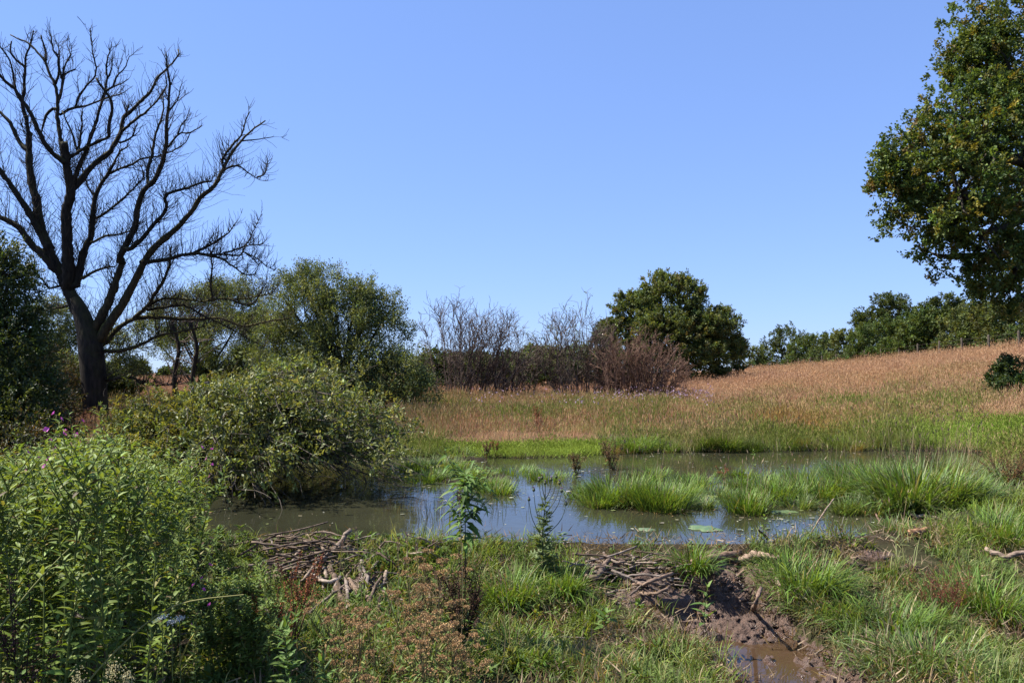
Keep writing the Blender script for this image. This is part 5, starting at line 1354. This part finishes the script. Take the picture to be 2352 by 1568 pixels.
# ------------------------------------------------------------------ willowherb
PAL_WH = [((.145, .205, .04), 3), ((.20, .265, .06), 2), ((.09, .14, .03), 2), ((.22, .2, .06), .3)]
def willowherb_proto(i, H, pal=PAL_WH, flowers=0, leafL=.09):
    t = thing('willowherb', 'x', 'plant', (0, 0, 0))
    sb = Buf(); lb = Buf()
    stem = grow(np.zeros((1, 3)), np.array([[rng.normal() * .08, rng.normal() * .08, 1.]]), H, 10, .035, .02)
    tubes(sb, stem, np.linspace(.0055, .0025, 10)[None], 5, (.16, .2, .06))
    axes = [(stem[0], .12, 1.0, H)]
    nb_ = 12
    k = rng.uniform(.35, .95, nb_); o = np.array([[np.interp(a, np.linspace(0, 1, 10), stem[0, :, q]) for q in range(3)] for a in k])
    az = rng.random(nb_) * 6.28
    br = grow(o, np.stack([np.cos(az) * .6, np.sin(az) * .6, np.full(nb_, .9)], 1), H * rng.uniform(.14, .26, nb_), 6, .06, .08)
    tubes(sb, br, np.linspace(.003, .0015, 6)[None].repeat(nb_, 0), 4, (.16, .2, .06))
    def put(path, n0, Lm, t0):
        tt = np.linspace(t0, 1, n0) + rng.normal(size=n0) * .01
        pos = np.stack([np.interp(tt, np.linspace(0, 1, len(path)), path[:, q]) for q in range(3)], 1)
        ph = np.arange(n0) * 2.2 + rng.random() * 6
        el = rng.uniform(.15, .75, n0) + tt * .35
        ax = np.stack([np.cos(ph) * np.cos(el), np.sin(ph) * np.cos(el), np.sin(el)], 1)
        nr = np.cross(ax, np.cross(UP, ax)) + rng.normal(size=(n0, 3)) * .25
        L = Lm * rng.uniform(.7, 1.15, n0) * (1 - .45 * tt ** 2)
        c = pick(pal, n0, .15) * (1 + .25 * tt[:, None])
        dry = (tt < .22)[:, None] & (rng.random((n0, 1)) < .5)
        c = np.where(dry, np.array([[.13, .09, .05]]), c)
        leaves8(lb, pos, ax, nr, L, L * .32, c, rng.uniform(.1, .6, n0))
    put(stem[0], int(H * 48), leafL, .06)
    for q in range(nb_): put(br[q], 13, leafL * .62, .15)
    sb.obj('stem', M_LEAF, t)
    lb.obj('foliage', M_LEAF, t, stuff=True)
    tips = [stem[0, -1]] + [br[q, -1] for q in range(nb_)]
    for f in range(flowers):
        fb = Buf(); n = 4; c0 = np.array(tips[f % len(tips)]) + np.array([0, 0, .01])
        fa = nrm(np.array([rng.normal() * .6, -.7 + rng.normal() * .3, .6])); e1 = nrm(np.cross(fa, UP)); e2 = np.cross(fa, e1)
        a = np.arange(n) / n * 6.28 + .4
        ax = e1[None] * np.cos(a)[:, None] + e2[None] * np.sin(a)[:, None] + fa[None] * .35
        leaves8(fb, np.repeat(c0[None], n, 0), ax, np.repeat(fa[None], n, 0), .024, .026, pick([((.75, .16, .55), 1), ((.65, .12, .50), 1)], n, .1), -.1)
        fb.obj('flower', M_PETAL, t)
    return t
protos = [willowherb_proto(i, h) for i, h in enumerate((1.18, 1.28, 1.08, 1.22, 1.12))]
fprotos = [willowherb_proto(9, h, flowers=6) for h in (1.26, 1.2)]
WL = 'tall green willowherb stem in the dense stand at the lower left'
first = {}
def place(proto, loc, rz, sc, label, group, tilt=(0, 0)):
    if proto.name not in first:
        first[proto.name] = 1
        proto.location = loc; proto.rotation_euler = (tilt[0], tilt[1], rz); proto.scale = (sc, sc, sc)
        proto['label'] = label
        if group: proto['group'] = group
        return proto
    o = dup(proto, loc, rz, sc, label, group, tilt)
    return o
cnt = 0
while cnt < 225:
    d = math.sqrt(rng.uniform(3.0 ** 2, 6.9 ** 2)); u = rng.uniform(-140, 460)
    x = X(u, d)
    edge = 505 - .20 * F / d + 10 * math.sin(d * 3)
    if u > edge: continue
    if sdf(np.array([x]), np.array([d]), POND)[0] < .1: continue
    z = float(height(x, d))
    # target height: crest of the stand in the photograph, lower near its right side and close to the viewer
    vt = np.interp(u, [-140, 0, 60, 150, 230, 330, 420, 470, 500], [1056, 1058, 1052, 1034, 1030, 1038, 1044, 1052, 1100]) + abs(rng.normal()) * 26
    ht = CAM_Z - (vt - 855) / F * d - z
    ht = min(ht, 1.32 - .12 * rng.random())
    if ht < .35: continue
    pr = protos[cnt % 5]
    zl, zg = (('tall willowherb stem at the right edge of the left-hand stand, next to the pond', 'willowherb at the right edge of the stand') if u > 370 else ('tall willowherb stem along the sunlit back crest of the left-hand stand', 'willowherb along the crest of the stand') if d > 5.4 else ('green willowherb stem in the middle of the left-hand stand', 'willowherb in the middle of the stand') if d > 4.2 else ('near willowherb stem at the front of the left-hand stand, closest to the viewer', 'willowherb at the front of the stand'))
    place(pr, (x, d, z - .02), rng.random() * 6.28, ht / (1.2), zl, zg, (rng.normal() * .06, rng.normal() * .06 + (.05 if u > 430 else 0)))
    cnt += 1
fl = [(38, 1052, 5.6, 'willowherb with pink flowers, leftmost of the flowering stems along the crest'), (118, 1066, 5.3, 'willowherb with pink flowers on the crest, second flowering stem from the left'), (140, 1078, 5.0, 'willowherb with two pink flowers just below the crest'), (175, 1028, 5.9, 'tallest pink-flowered willowherb at the top of the crest'),
      (212, 1030, 6.0, 'pink-flowered willowherb right of the tallest flowering stem'), (135, 1158, 4.2, 'willowherb with one pink flower in the sunny middle of the stand'), (212, 1162, 4.3, 'willowherb with a pair of bright pink flowers in the middle of the stand'), (462, 1085, 6.3, 'pink-flowered willowherb at the right edge against the dark fallen willow'), (385, 1112, 5.4, 'willowherb with small pink buds near the right end of the crest'),
      (452, 1385, 3.6, 'willowherb with magenta flowers in the dark lower right of the stand')]
for i, (u, v, d, lab) in enumerate(fl):
    top = P(u, v, d); z = float(height(top[0], top[1])); ht = top[2] - z
    place(fprotos[i % 2], (top[0], top[1], z + .13), rng.random() * 6.28, ht / 1.24, lab, 'pink-flowered willowherb')
# the low young willowherb on the dam foot
lowp = [willowherb_proto(20 + i, h, leafL=.085) for i, h in enumerate((.62, .55, .7))]
for i in range(70):
    while True:
        u = rng.uniform(495, 640); v = rng.uniform(1345, 1600)
        if u < 640 - (v - 1345) * .12 or rng.random() < .15: break
    g0 = gz(u, v); z = float(height(*g0))
    hh_ = np.clip((v - max(1285, 1275 + .3 * (u - 500)) - 60 * rng.random()) / F * g0[1], .12, .5)
    place(lowp[i % 3], (g0[0], g0[1], z - .02), rng.random() * 6.28, hh_ / .62, 'low leafy willowherb shoot on the bank between the tall stand and the stick heap', 'low willowherb on the bank', (rng.normal() * .15, rng.normal() * .15))
for i in range(26):
    u = rng.uniform(520, 1000); v = rng.uniform(1300, 1420)
    g0 = gz(u, v); z = float(height(*g0))
    if sdf(np.array([g0[0]]), np.array([g0[1]]), POND)[0] < .35: continue
    place(lowp[i % 3], (g0[0], g0[1], z - .02), rng.random() * 6.28, rng.uniform(.12, .26), 'small green seedling among the sticks on the dam face', 'seedlings on the dam', (rng.normal() * .2, rng.normal() * .2))

# ------------------------------------------------------------------ single plants in front
def leaf_parts(parent, pos, ax, nr, L, W, c, droop):
    """each leaf an object of its own; a few shared leaf meshes"""
    for k in range(len(pos)):
        b = Buf(); leaves8(b, pos[k:k + 1], ax[k:k + 1], nr[k:k + 1], L[k:k + 1], W[k:k + 1], c[k:k + 1], droop[k:k + 1])
        b.obj('leaf', M_LEAF, parent)

def leafy_stalk(label, base, top, n, Lm, Wf, t0, pal, droop=(.2, .6), el=(-.1, .6), r=.005, sidebr=0, sk=5, name='leafy_plant', stemc=(.1, .12, .05), seed=False):
    base = np.asarray(base, float); top = np.asarray(top, float)
    t = thing(name, label, 'plant', base)
    sb = Buf(); path = smooth_path([base, base * .5 + top * .5 + rng.normal(size=3) * .015, top], 12)
    tubes(sb, path, np.linspace(r, r * .45, 12), 6, stemc)
    paths = [path]
    H = np.linalg.norm(top - base)
    for q in range(sidebr):
        k = int(rng.integers(sk, 11)); az = rng.random() * 6.28
        g = grow(path[k][None], np.array([[math.cos(az) * .95, math.sin(az) * .95, .8]]), H * rng.uniform(.12, .28), 6, .05, .08)[0]
        tubes(sb, g, np.linspace(r * .5, r * .25, 6), 5, stemc); paths.append(g)
    sb.obj('stem', M_LEAF, t)
    for i, pth in enumerate(paths):
        m = n if i == 0 else max(6, n // 4)
        tt = np.linspace(t0 if i == 0 else .2, 1, m); pos = np.stack([np.interp(tt, np.linspace(0, 1, len(pth)), pth[:, q]) for q in range(3)], 1)
        ph = np.arange(m) * 1.62 + rng.random() * 6; e = rng.uniform(el[0], el[1], m) + .5 * (tt > .9)
        ax = np.stack([np.cos(ph) * np.cos(e), np.sin(ph) * np.cos(e), np.sin(e)], 1)
        nr = np.cross(ax, np.cross(UP, ax)) + rng.normal(size=(m, 3)) * .2
        L = Lm * (1 if i == 0 else .7) * rng.uniform(.7, 1.2, m) * (1 - .35 * tt ** 3)
        leaf_parts(t, pos, ax, nr, L, L * Wf, pick(pal, m, .14), rng.uniform(droop[0], droop[1], m))
    return t
PAL_FRESH = [((.13, .22, .05), 3), ((.17, .26, .07), 2), ((.10, .17, .04), 1)]
g0 = gz(1066, 1500)
leafy_stalk('tall fresh green leafy plant with drooping leaves, standing before the water', (g0[0], g0[1], 0), P(1068, 1086, g0[1]), 56, .13, .28, .60, PAL_FRESH, (.35, .9), (-.2, .5), sidebr=12, sk=8, stemc=(.06, .05, .03))
g0 = gz(668, 1640)
pf = leafy_stalk('bright downy leafy plant with upright tip at the bottom, left of the middle', (g0[0], g0[1], 0), P(652, 1432, g0[1]), 40, .10, .26, .25, PAL_FRESH, (.05, .35), (.2, .8), sidebr=4, stemc=(.2, .26, .1), r=.0045)
g0 = gz(742, 1640)
leafy_stalk('second bright downy plant, lower and right of the upright one', (g0[0], g0[1], 0), P(738, 1520, g0[1]), 26, .10, .26, .2, PAL_FRESH, (.05, .35), (.2, .8), sidebr=3, stemc=(.2, .26, .1), r=.0045)
for (u, vb, vt, lab, Lm) in ((1760, 1300, 1165, 'slim broad-leaved sapling shoot on the dam beside the black stub', .055), (1460, 1300, 1240, 'small bright willowherb shoot on the dam crest', .06), (1390, 1420, 1400, 'single broad pale leaf rosette in the grass below the mud heap', .09), (1625, 1420, 1352, 'tiny broad-leaved dock seedling beside the mud', .10), (1730, 1080, 1035, 'thin leafy stem rising from the scum behind the small tussock', .07), (1795, 1110, 1040, 'slender leafy shoot among the seed stems of the peninsula', .07)):
    if vb > 1200: g0 = gz(u, vb, .12)
    else: g0 = gz(u, vb, WATER)
    z = float(max(height(*g0), 0)) if vb > 1200 else WATER - .05
    leafy_stalk(lab, (g0[0], g0[1], z), P(u, vt, g0[1]), 14, Lm, .34, .3, PAL_FRESH, (.1, .4), (.2, .9), r=.003)

# docks: stems covered with whorls of small rusty fruits
def dock(label, base, H, nst, spread, pal, fill=46, r=.004, name='dock', leafy=0, size=.008, br=3, stemc=(.14, .07, .04), dens=1.0):
    base = np.asarray(base, float)
    t = thing(name, label, 'plant', base)
    sb = Buf(); fb = Buf()
    az = rng.random(nst) * 6.28
    g = grow(base[None] + disc(nst, spread * .15)[0], np.stack([np.cos(az) * spread, np.sin(az) * spread, np.full(nst, H)], 1), H * rng.uniform(.7, 1.05, nst), 9, .05, .03)
    tubes(sb, g, np.linspace(r, r * .4, 9)[None].repeat(nst, 0), 4, stemc)
    m = nst * br; k = rng.integers(0, nst, m); j = rng.integers(3, 8, m)
    t_ = nrm(g[k, j] - g[k, j - 1]); b2 = grow(g[k, j], t_ * .9 + perp(t_) * .5, H * rng.uniform(.15, .35, m), 6, .05, .06)
    tubes(sb, b2, np.linspace(r * .5, r * .25, 6)[None].repeat(m, 0), 3, stemc)
    sb.obj('stems', M_DRY, t, stuff=True)
    pos = []
    for pth, t0 in [(q, .45) for q in g] + [(q, .15) for q in b2]:
        n = int(fill * (1 - t0)); tt = rng.uniform(t0, 1, n)
        pos.append(np.stack([np.interp(tt, np.linspace(0, 1, len(pth)), pth[:, c]) for c in range(3)], 1))
    pos = np.concatenate(pos); n = len(pos)
    d = nrm(rng.normal(size=(n, 3)) - UP * .2); pos = pos + d * size * rng.uniform(.3, 1.0, (n, 1))
    leaves4(fb, pos, d, nrm(rng.normal(size=(n, 3))), size * rng.uniform(.8, 1.5, n), size * 1.0, pick(pal, n, .25))
    fb.obj('seed_clusters', M_DRY, t, stuff=True)
    if leafy:
        lb = Buf(); pl = g[rng.integers(0, nst, leafy), rng.integers(1, 5, leafy)]
        a = rng.random(leafy) * 6.28; e = rng.uniform(-.1, .9, leafy); ax = np.stack([np.cos(a) * np.cos(e), np.sin(a) * np.cos(e), np.sin(e)], 1)
        leaves8(lb, pl, ax, np.cross(ax, np.cross(UP, ax)), .1 * rng.uniform(.6, 1.2, leafy), .026, pick([((.12, .17, .04), 2), ((.2, .12, .05), 1)], leafy), .4)
        lb.obj('leaves', M_LEAF, t, stuff=True)
    return t
RUST = [((.30, .10, .045), 3), ((.24, .07, .04), 2), ((.36, .17, .07), 1)]
BROWN = [((.22, .11, .055), 3), ((.16, .09, .045), 2), ((.28, .17, .09), 1)]
x0, y0 = gz(1405, 1078, WATER)
dock('tall rusty dock standing in the pond above the largest tussock', (x0, y0, WATER - .03), .55, 14, .24, BROWN + [((.12, .14, .04), 2)], 40, leafy=60, size=.013)
x0, y0 = gz(1326, 1090, WATER)
dock('smaller rusty dock standing in the pond left of the tall one', (x0, y0, WATER - .03), .37, 9, .13, BROWN + [((.12, .14, .04), 3)], 40, leafy=40, size=.012)
x0, y0 = gz(1118, 1052, WATER)
dock('small dark dock on the far shore beside the pale collapsed tussock', (x0, y0, WATER), .30, 6, .08, BROWN, 34, size=.012, leafy=20)
x0, y0 = gz(1139, 1050, WATER)
dock('small rust-red dock on the far shore, right of the dark one', (x0, y0, WATER), .30, 5, .07, RUST, 34, size=.012)
x0, y0 = gz(1660, 1098, WATER)
dock('tiny red-brown dock in the pale scum', (x0, y0, WATER - .02), .22, 4, .1, RUST, 16, size=.012)
x0, y0 = gz(668, 1530)
dock('rust-red dock with dense seed spikes in front of the stick heap', (x0, y0, 0), .62, 7, .26, RUST, 90, r=.005, size=.0085, br=4)
x0, y0 = gz(2165, 1430)
dock('crimson sorrel with fine airy seed heads on the right bank', (x0, y0, .0), .42, 20, .26, [((.22, .05, .04), 3), ((.16, .05, .035), 2), ((.24, .1, .05), 1)], 26, r=.0022, size=.006, br=4, name='sorrel')
x0, y0 = gz(2325, 1130, .15)
dock('rusty brown dock bush at the right edge above the bank', (x0, y0, .15), .62, 26, .5, BROWN + [((.12, .14, .05), 1)], 40, size=.011, leafy=60)
x0, y0 = gz(2110, 1110, .16)
dock('brownish seeding plants on top of the big sedge mound', (x0, y0, .16), .62, 18, .5, [((.20, .13, .09), 2), ((.16, .13, .07), 2)], 26, size=.010, leafy=60)
x0, y0 = gz(1065, 1508)
dock('dark withered dock, brown and leafy, at the foot of the tall green plant', (x0, y0, 0), .55, 16, .15, [((.06, .035, .022), 3), ((.11, .06, .035), 2)], 60, r=.004, size=.009, leafy=90, stemc=(.05, .03, .02))
x0, y0 = gz(1240, 935, .3)
dock('rust-red dock spike in the far meadow below the low bare bush', (X(1240, 21), 21, float(height(X(1240, 21), 21))), .75, 6, .15, RUST, 50, size=.018)
x0, y0 = gz(90, 1700)
dock('dark dead stalk with purplish seed clusters at the lower left', (X(78, 3.3), 3.3, 0), 1.02, 2, .05, [((.09, .035, .035), 2), ((.13, .06, .05), 1)], 40, r=.004, size=.010, br=6, stemc=(.03, .02, .018))

# dropwort: branching stems with flat brown seed umbels
def dropwort_proto():
    t = thing('dropwort', 'x', 'plant', (0, 0, 0)); sb = Buf()
    H = rng.uniform(.34, .48)
    st_ = grow(np.zeros((1, 3)), np.array([[rng.normal() * .1, rng.normal() * .1, 1]]), H, 8, .05, .02)
    tubes(sb, st_, np.linspace(.005, .003, 8)[None], 5, (.16, .14, .06))
    nb_ = 4; az = rng.random(nb_) * 6.28
    br = grow(st_[0, rng.integers(3, 7, nb_)], np.stack([np.cos(az) * .5, np.sin(az) * .5, np.full(nb_, .8)], 1), rng.uniform(.12, .24, nb_), 5, .06, .06)
    tubes(sb, br, np.linspace(.003, .002, 5)[None].repeat(nb_, 0), 4, (.18, .15, .06))
    lb = Buf(); n = 44
    pp = st_[0, rng.integers(0, 7, n)] + rng.normal(size=(n, 3)) * [.07, .07, .02]
    a = rng.random(n) * 6.28; e = rng.uniform(-.1, .8, n); ax = np.stack([np.cos(a) * np.cos(e), np.sin(a) * np.cos(e), np.sin(e)], 1)
    leaves8(lb, pp, ax, np.cross(ax, np.cross(UP, ax)), rng.uniform(.03, .06, n), .012, pick([((.13, .19, .045), 4), ((.25, .22, .07), 2), ((.24, .15, .06), 1)], n), .3)
    sb.obj('stem', M_DRY, t); lb.obj('foliage', M_LEAF, t, stuff=True)
    for top in [st_[0, -1]] + [b_[-1] for b_ in br]:
        ub = Buf(); n = 13; a = rng.random(n) * 6.28; e = rng.uniform(.35, 1.4, n)
        d = np.stack([np.cos(a) * np.cos(e), np.sin(a) * np.cos(e), np.sin(e)], 1); L = .038 * (.8 + .35 * np.cos(e))
        end = top + d * L[:, None]
        tubes(ub, np.stack([np.repeat(top[None], n, 0), (top + end) / 2 + UP * .001, end], 1), np.full((n, 3), .0011), 3, (.26, .2, .09))
        k = 15; q = (end[:, None] + nrm(rng.normal(size=(n, k, 3)) + d[:, None] * .4) * .0065).reshape(-1, 3); dd = nrm(q - np.repeat(end, k, 0))
        leaves4(ub, q - dd * .004, dd, nrm(rng.normal(size=dd.shape)), .008, .006, pick([((.50, .31, .15), 3), ((.42, .26, .12), 2), ((.52, .38, .19), 1)], n * k, .2))
        ub.obj('umbel', M_DRY, t, stuff=True)
    return t
dps = [dropwort_proto() for _ in range(5)]
for i in range(27):
    u = rng.uniform(760, 1070); v = rng.uniform(1420, 1700)
    if v < 1500 and u < 900: u += 130
    g0 = gz(u, v); z = float(height(*g0))
    place(dps[i % 5], (g0[0], g0[1], z - .01), rng.random() * 6.28, rng.uniform(.7, 1.1), 'withered dropwort with flat brown seed umbels in front of the dam', 'withered dropwort', (rng.normal() * .1, rng.normal() * .1))

# tall single grasses with brown heads
def seed_grass(label, base, top, hl=.07, hw=.012, c=(.34, .22, .15), group='tall seeding grasses on the near bank'):
    base = np.asarray(base, float); top = np.asarray(top, float)
    t = thing('seeding_grass', label, 'grass', base, group)
    b = Buf(); pa = smooth_path([base, base * .5 + top * .5 + rng.normal(size=3) * [.02, .01, 0], top], 9)
    tubes(b, pa, np.linspace(.0022, .0012, 9), 4, (.30, .24, .12)); b.obj('stem', M_DRY, t)
    hb = Buf(); d = nrm(pa[-1] - pa[-2]); n = 60
    tt = rng.random(n); wv = np.sin(np.clip(tt * .9 + .12, 0, 1) * np.pi) * hw * .5
    pr_ = perp(np.repeat(d[None], n, 0)); pos = pa[-1] + d * (tt * hl)[:, None] + pr_ * wv[:, None]
    leaves4(hb, pos - d * .004, nrm(d + pr_ * .45), nrm(rng.normal(size=(n, 3))), .012, .0045, pick([(c, 1), (tuple(np.array(c) * .7), 1)], n, .2))
    hb.obj('seed_head', M_DRY, t)
sgs = [(935, 1250, 1560, 4.5, 'tall grass with dark clustered head reaching over the water'), (957, 1268, 1570, 4.4, 'tall grass with pale head beside the dark-headed one'), (1088, 1440, 1600, 4.2, 'leaning grass with thick pale brown head below the withered dock'), (1040, 1450, 1610, 4.1, 'grass with drooping thick head left of the leaning one'), (1000, 1330, 1560, 4.5, 'straight grass with bristly head left of the withered dock'), (785, 1262, 1520, 4.8, 'reddish grass head at the stick heap'), (915, 1264, 1540, 4.6, 'pale upright grass head on the dam, left of the log end'), (1010, 1355, 1580, 4.4, 'small grass head among brown umbels'), (1150, 1340, 1560, 4.5, 'single drooping grass head right of the withered dock'),
       (870, 1395, 1600, 4.2, 'grass with rough head in the middle of the brown umbels'), (1155, 1300, 1540, 4.7, 'grass head before the thistle'), (820, 1240, 1540, 4.6, 'thin grass with arching pink head over the dam'), (1055, 1150, 1560, 4.5, 'very tall thin brown seed stalk rising beside the fresh green plant')]
for (u, v, vb, d, lab) in sgs:
    g0 = gz(u + rng.normal() * 10, vb)
    dd = g0[1]
    seed_grass(lab, (g0[0], g0[1], float(height(*g0)) - .01), P(u, v, dd), rng.uniform(.045, .075), rng.uniform(.010, .017), [(.34, .22, .15), (.40, .28, .2), (.22, .14, .09)][int(rng.integers(0, 3))])

# thistle with pale purple heads
x0, y0 = gz(1250, 1318, .18)
tz = float(height(x0, y0))
th_ = thing('thistle', 'spiny thistle with pale purple flower heads standing on the dam', 'plant', (x0, y0, tz))
sb = Buf(); top = P(1252, 1112, y0)
path = smooth_path([(x0, y0, tz), P(1246, 1230, y0), P(1252, 1160, y0), top], 14)
tubes(sb, path, np.linspace(.007, .003, 14), 6, (.10, .12, .05))
tips = [top]
for (u1, v1, k) in ((1238, 1106, 10), (1266, 1104, 11), (1278, 1098, 10), (1226, 1128, 7), (1290, 1130, 8), (1215, 1150, 6), (1245, 1100, 11), (1285, 1112, 9), (1300, 1160, 6)):
    e = P(u1, v1, y0 + rng.normal() * .05); g = smooth_path([path[k], path[k] * .45 + e * .55 + np.array([(e - path[k])[0] * .2, 0, -.01]), e], 7)
    tubes(sb, g, np.linspace(.0035, .002, 7), 5, (.10, .12, .05)); tips.append(e)
sb.obj('stem', M_LEAF, th_)
for i, e in enumerate(tips):
    hb = Buf()
    zz = np.linspace(0, 1, 6); rr = .0095 * np.sin(np.clip(zz * .8 + .18, 0, 1) * np.pi) + .002
    tubes(hb, e + UP[None] * (zz * .024)[:, None], rr, 8, (.11, .13, .06), cap=True)
    n = 26; a = rng.random(n) * 6.28; d = nrm(np.stack([np.cos(a) * .55, np.sin(a) * .55, np.full(n, .9)], 1))
    leaves4(hb, np.repeat((e + UP * .021)[None], n, 0) + d * .002, d, nrm(rng.normal(size=(n, 3))), .017 if i % 3 else .012, .004, pick([((.42, .28, .46), 2), ((.5, .42, .5), 1)] if i % 4 != 3 else [((.3, .22, .14), 1)], n, .12))
    hb.obj('flower_head', M_PETAL, th_)
n = 110; tt = rng.uniform(0, .85, n) ** 1.1
pos = np.stack([np.interp(tt, np.linspace(0, 1, 14), path[:, q]) for q in range(3)], 1)
a = rng.random(n) * 6.28; e = rng.uniform(-.2, .8, n); ax = np.stack([np.cos(a) * np.cos(e), np.sin(a) * np.cos(e), np.sin(e)], 1)
L = .17 * rng.uniform(.5, 1.1, n) * (1 - .72 * tt)
for k in range(n):   # each leaf with pairs of spiny side lobes
    lb = Buf(); nr = np.cross(ax[k], np.cross(UP, ax[k])) + rng.normal(size=3) * .3; side = nrm(np.cross(nr, ax[k]))
    c = pick([((.13, .18, .06), 2), ((.17, .22, .09), 1)], 7, .12)
    bb_ = np.concatenate([pos[k][None]] + [(pos[k] + ax[k] * L[k] * f)[None] for f in (.2, .2, .45, .45, .7, .7)])
    aa = np.stack([ax[k]] + [nrm(ax[k] * .6 + side * s) for s in (1, -1, 1, -1, 1, -1)])
    leaves4(lb, bb_, aa, np.repeat(nr[None], 7, 0) + rng.normal(size=(7, 3)) * .35, np.array([1, .5, .5, .42, .42, .3, .3]) * L[k], np.array([.22, .14, .14, .12, .12, .1, .1]) * L[k], c, .2)
    lb.obj('leaf', M_LEAF, th_)

# far lilac thistle flowers along the foot of the bare bushes
b = Buf(); n = 1500
u = np.concatenate([rng.uniform(1330, 1640, 1150), rng.uniform(1080, 1340, 350)]); d = rng.uniform(22, 36, n)
v_off = .68 + rng.random(n) * .22
x = X(u, d); z = height(x, d) + v_off
w = (fbm(x * .6 + 50, d * .6) > .52) & (rng.random(n) < .55)
p = np.c_[x, d, z][w]
for _ in range(2):
    leaves4(b, p, nrm(rng.normal(size=p.shape) + UP * .6), nrm(rng.normal(size=p.shape)), .045, .04, pick([((.55, .42, .52), 2), ((.45, .30, .45), 1)], len(p), .1))
b.obj('thistle_flowers', M_PETAL, stuff=True)

# white umbels and creamy meadowsweet in the lower left
def white_umbel(u, v, d, lab, cream=False):
    top = P(u, v, d); z = float(height(top[0], top[1]))
    t = thing('meadowsweet' if cream else 'white_umbel', lab, 'flower', (top[0], top[1], z), 'white flowers at the lower left')
    b = Buf(); pa = smooth_path([(top[0], top[1], z), (top[0] + .01, top[1], z * .5 + top[2] * .5), top], 8); tubes(b, pa, np.linspace(.003, .0015, 8), 4, (.14, .18, .06)); b.obj('stem', M_LEAF, t)
    f = Buf(); n = 150 if cream else 70
    q = top + rng.normal(size=(n, 3)) * ([.014, .012, .022] if cream else [.013, .013, .003])
    leaves4(f, q, nrm(rng.normal(size=(n, 3)) + UP), nrm(rng.normal(size=(n, 3))), .006, .006, pick([((.60, .55, .28), 1)] if cream else [((.72, .74, .70), 1)], n, .08))
    f.obj('flower_head', M_PETAL, t, stuff=True)
white_umbel(372, 1418, 3.3, 'small white umbel in the dark stand, left of three'); white_umbel(394, 1428, 3.3, 'small white umbel in the dark stand, lowest of three'); white_umbel(412, 1420, 3.3, 'small white umbel in the dark stand, right of three')
white_umbel(258, 1538, 3.0, 'creamy meadowsweet plume at the bottom edge, tallest of three', True); white_umbel(180, 1562, 3.0, 'creamy meadowsweet plume at the bottom edge, left of three', True); white_umbel(292, 1560, 3.0, 'creamy meadowsweet plume at the bottom edge, right of three', True)

# long yellowed blades leaning through the willowherb
for i, (pl, c, lab) in enumerate((([(128, 1500), (165, 1400), (190, 1320), (205, 1245)], (.42, .30, .05), 'long yellow withered blade in the middle of the left stand'), ([(410, 1530), (430, 1480), (455, 1445)], (.36, .28, .06), 'short yellow withered blade in the shade of the stand'), ([(325, 1560), (345, 1500), (338, 1450)], (.3, .27, .08), 'yellow-green bent blade at the bottom of the stand'), ([(0, 1440), (90, 1330), (180, 1240), (240, 1200)], (.26, .27, .10), 'long pale straw slanting across the left stand'), ([(180, 1590), (280, 1480), (400, 1390), (560, 1365)], (.26, .25, .09), 'long thin straw slanting across the dark foot of the stand'))):
    pa = smooth_path([P(a, b_, 3.25 if i < 3 else 3.15) for a, b_ in pl], 12); b = Buf()
    tubes(b, pa, np.linspace(.004, .0022, 12), 4, c)
    o = b.obj('withered_blade', M_DRY, origin=pa[0]); tag(o, lab, 'grass blade')

for o in list(bpy.data.objects):
    if '_o' in o.keys(): del o['_o']
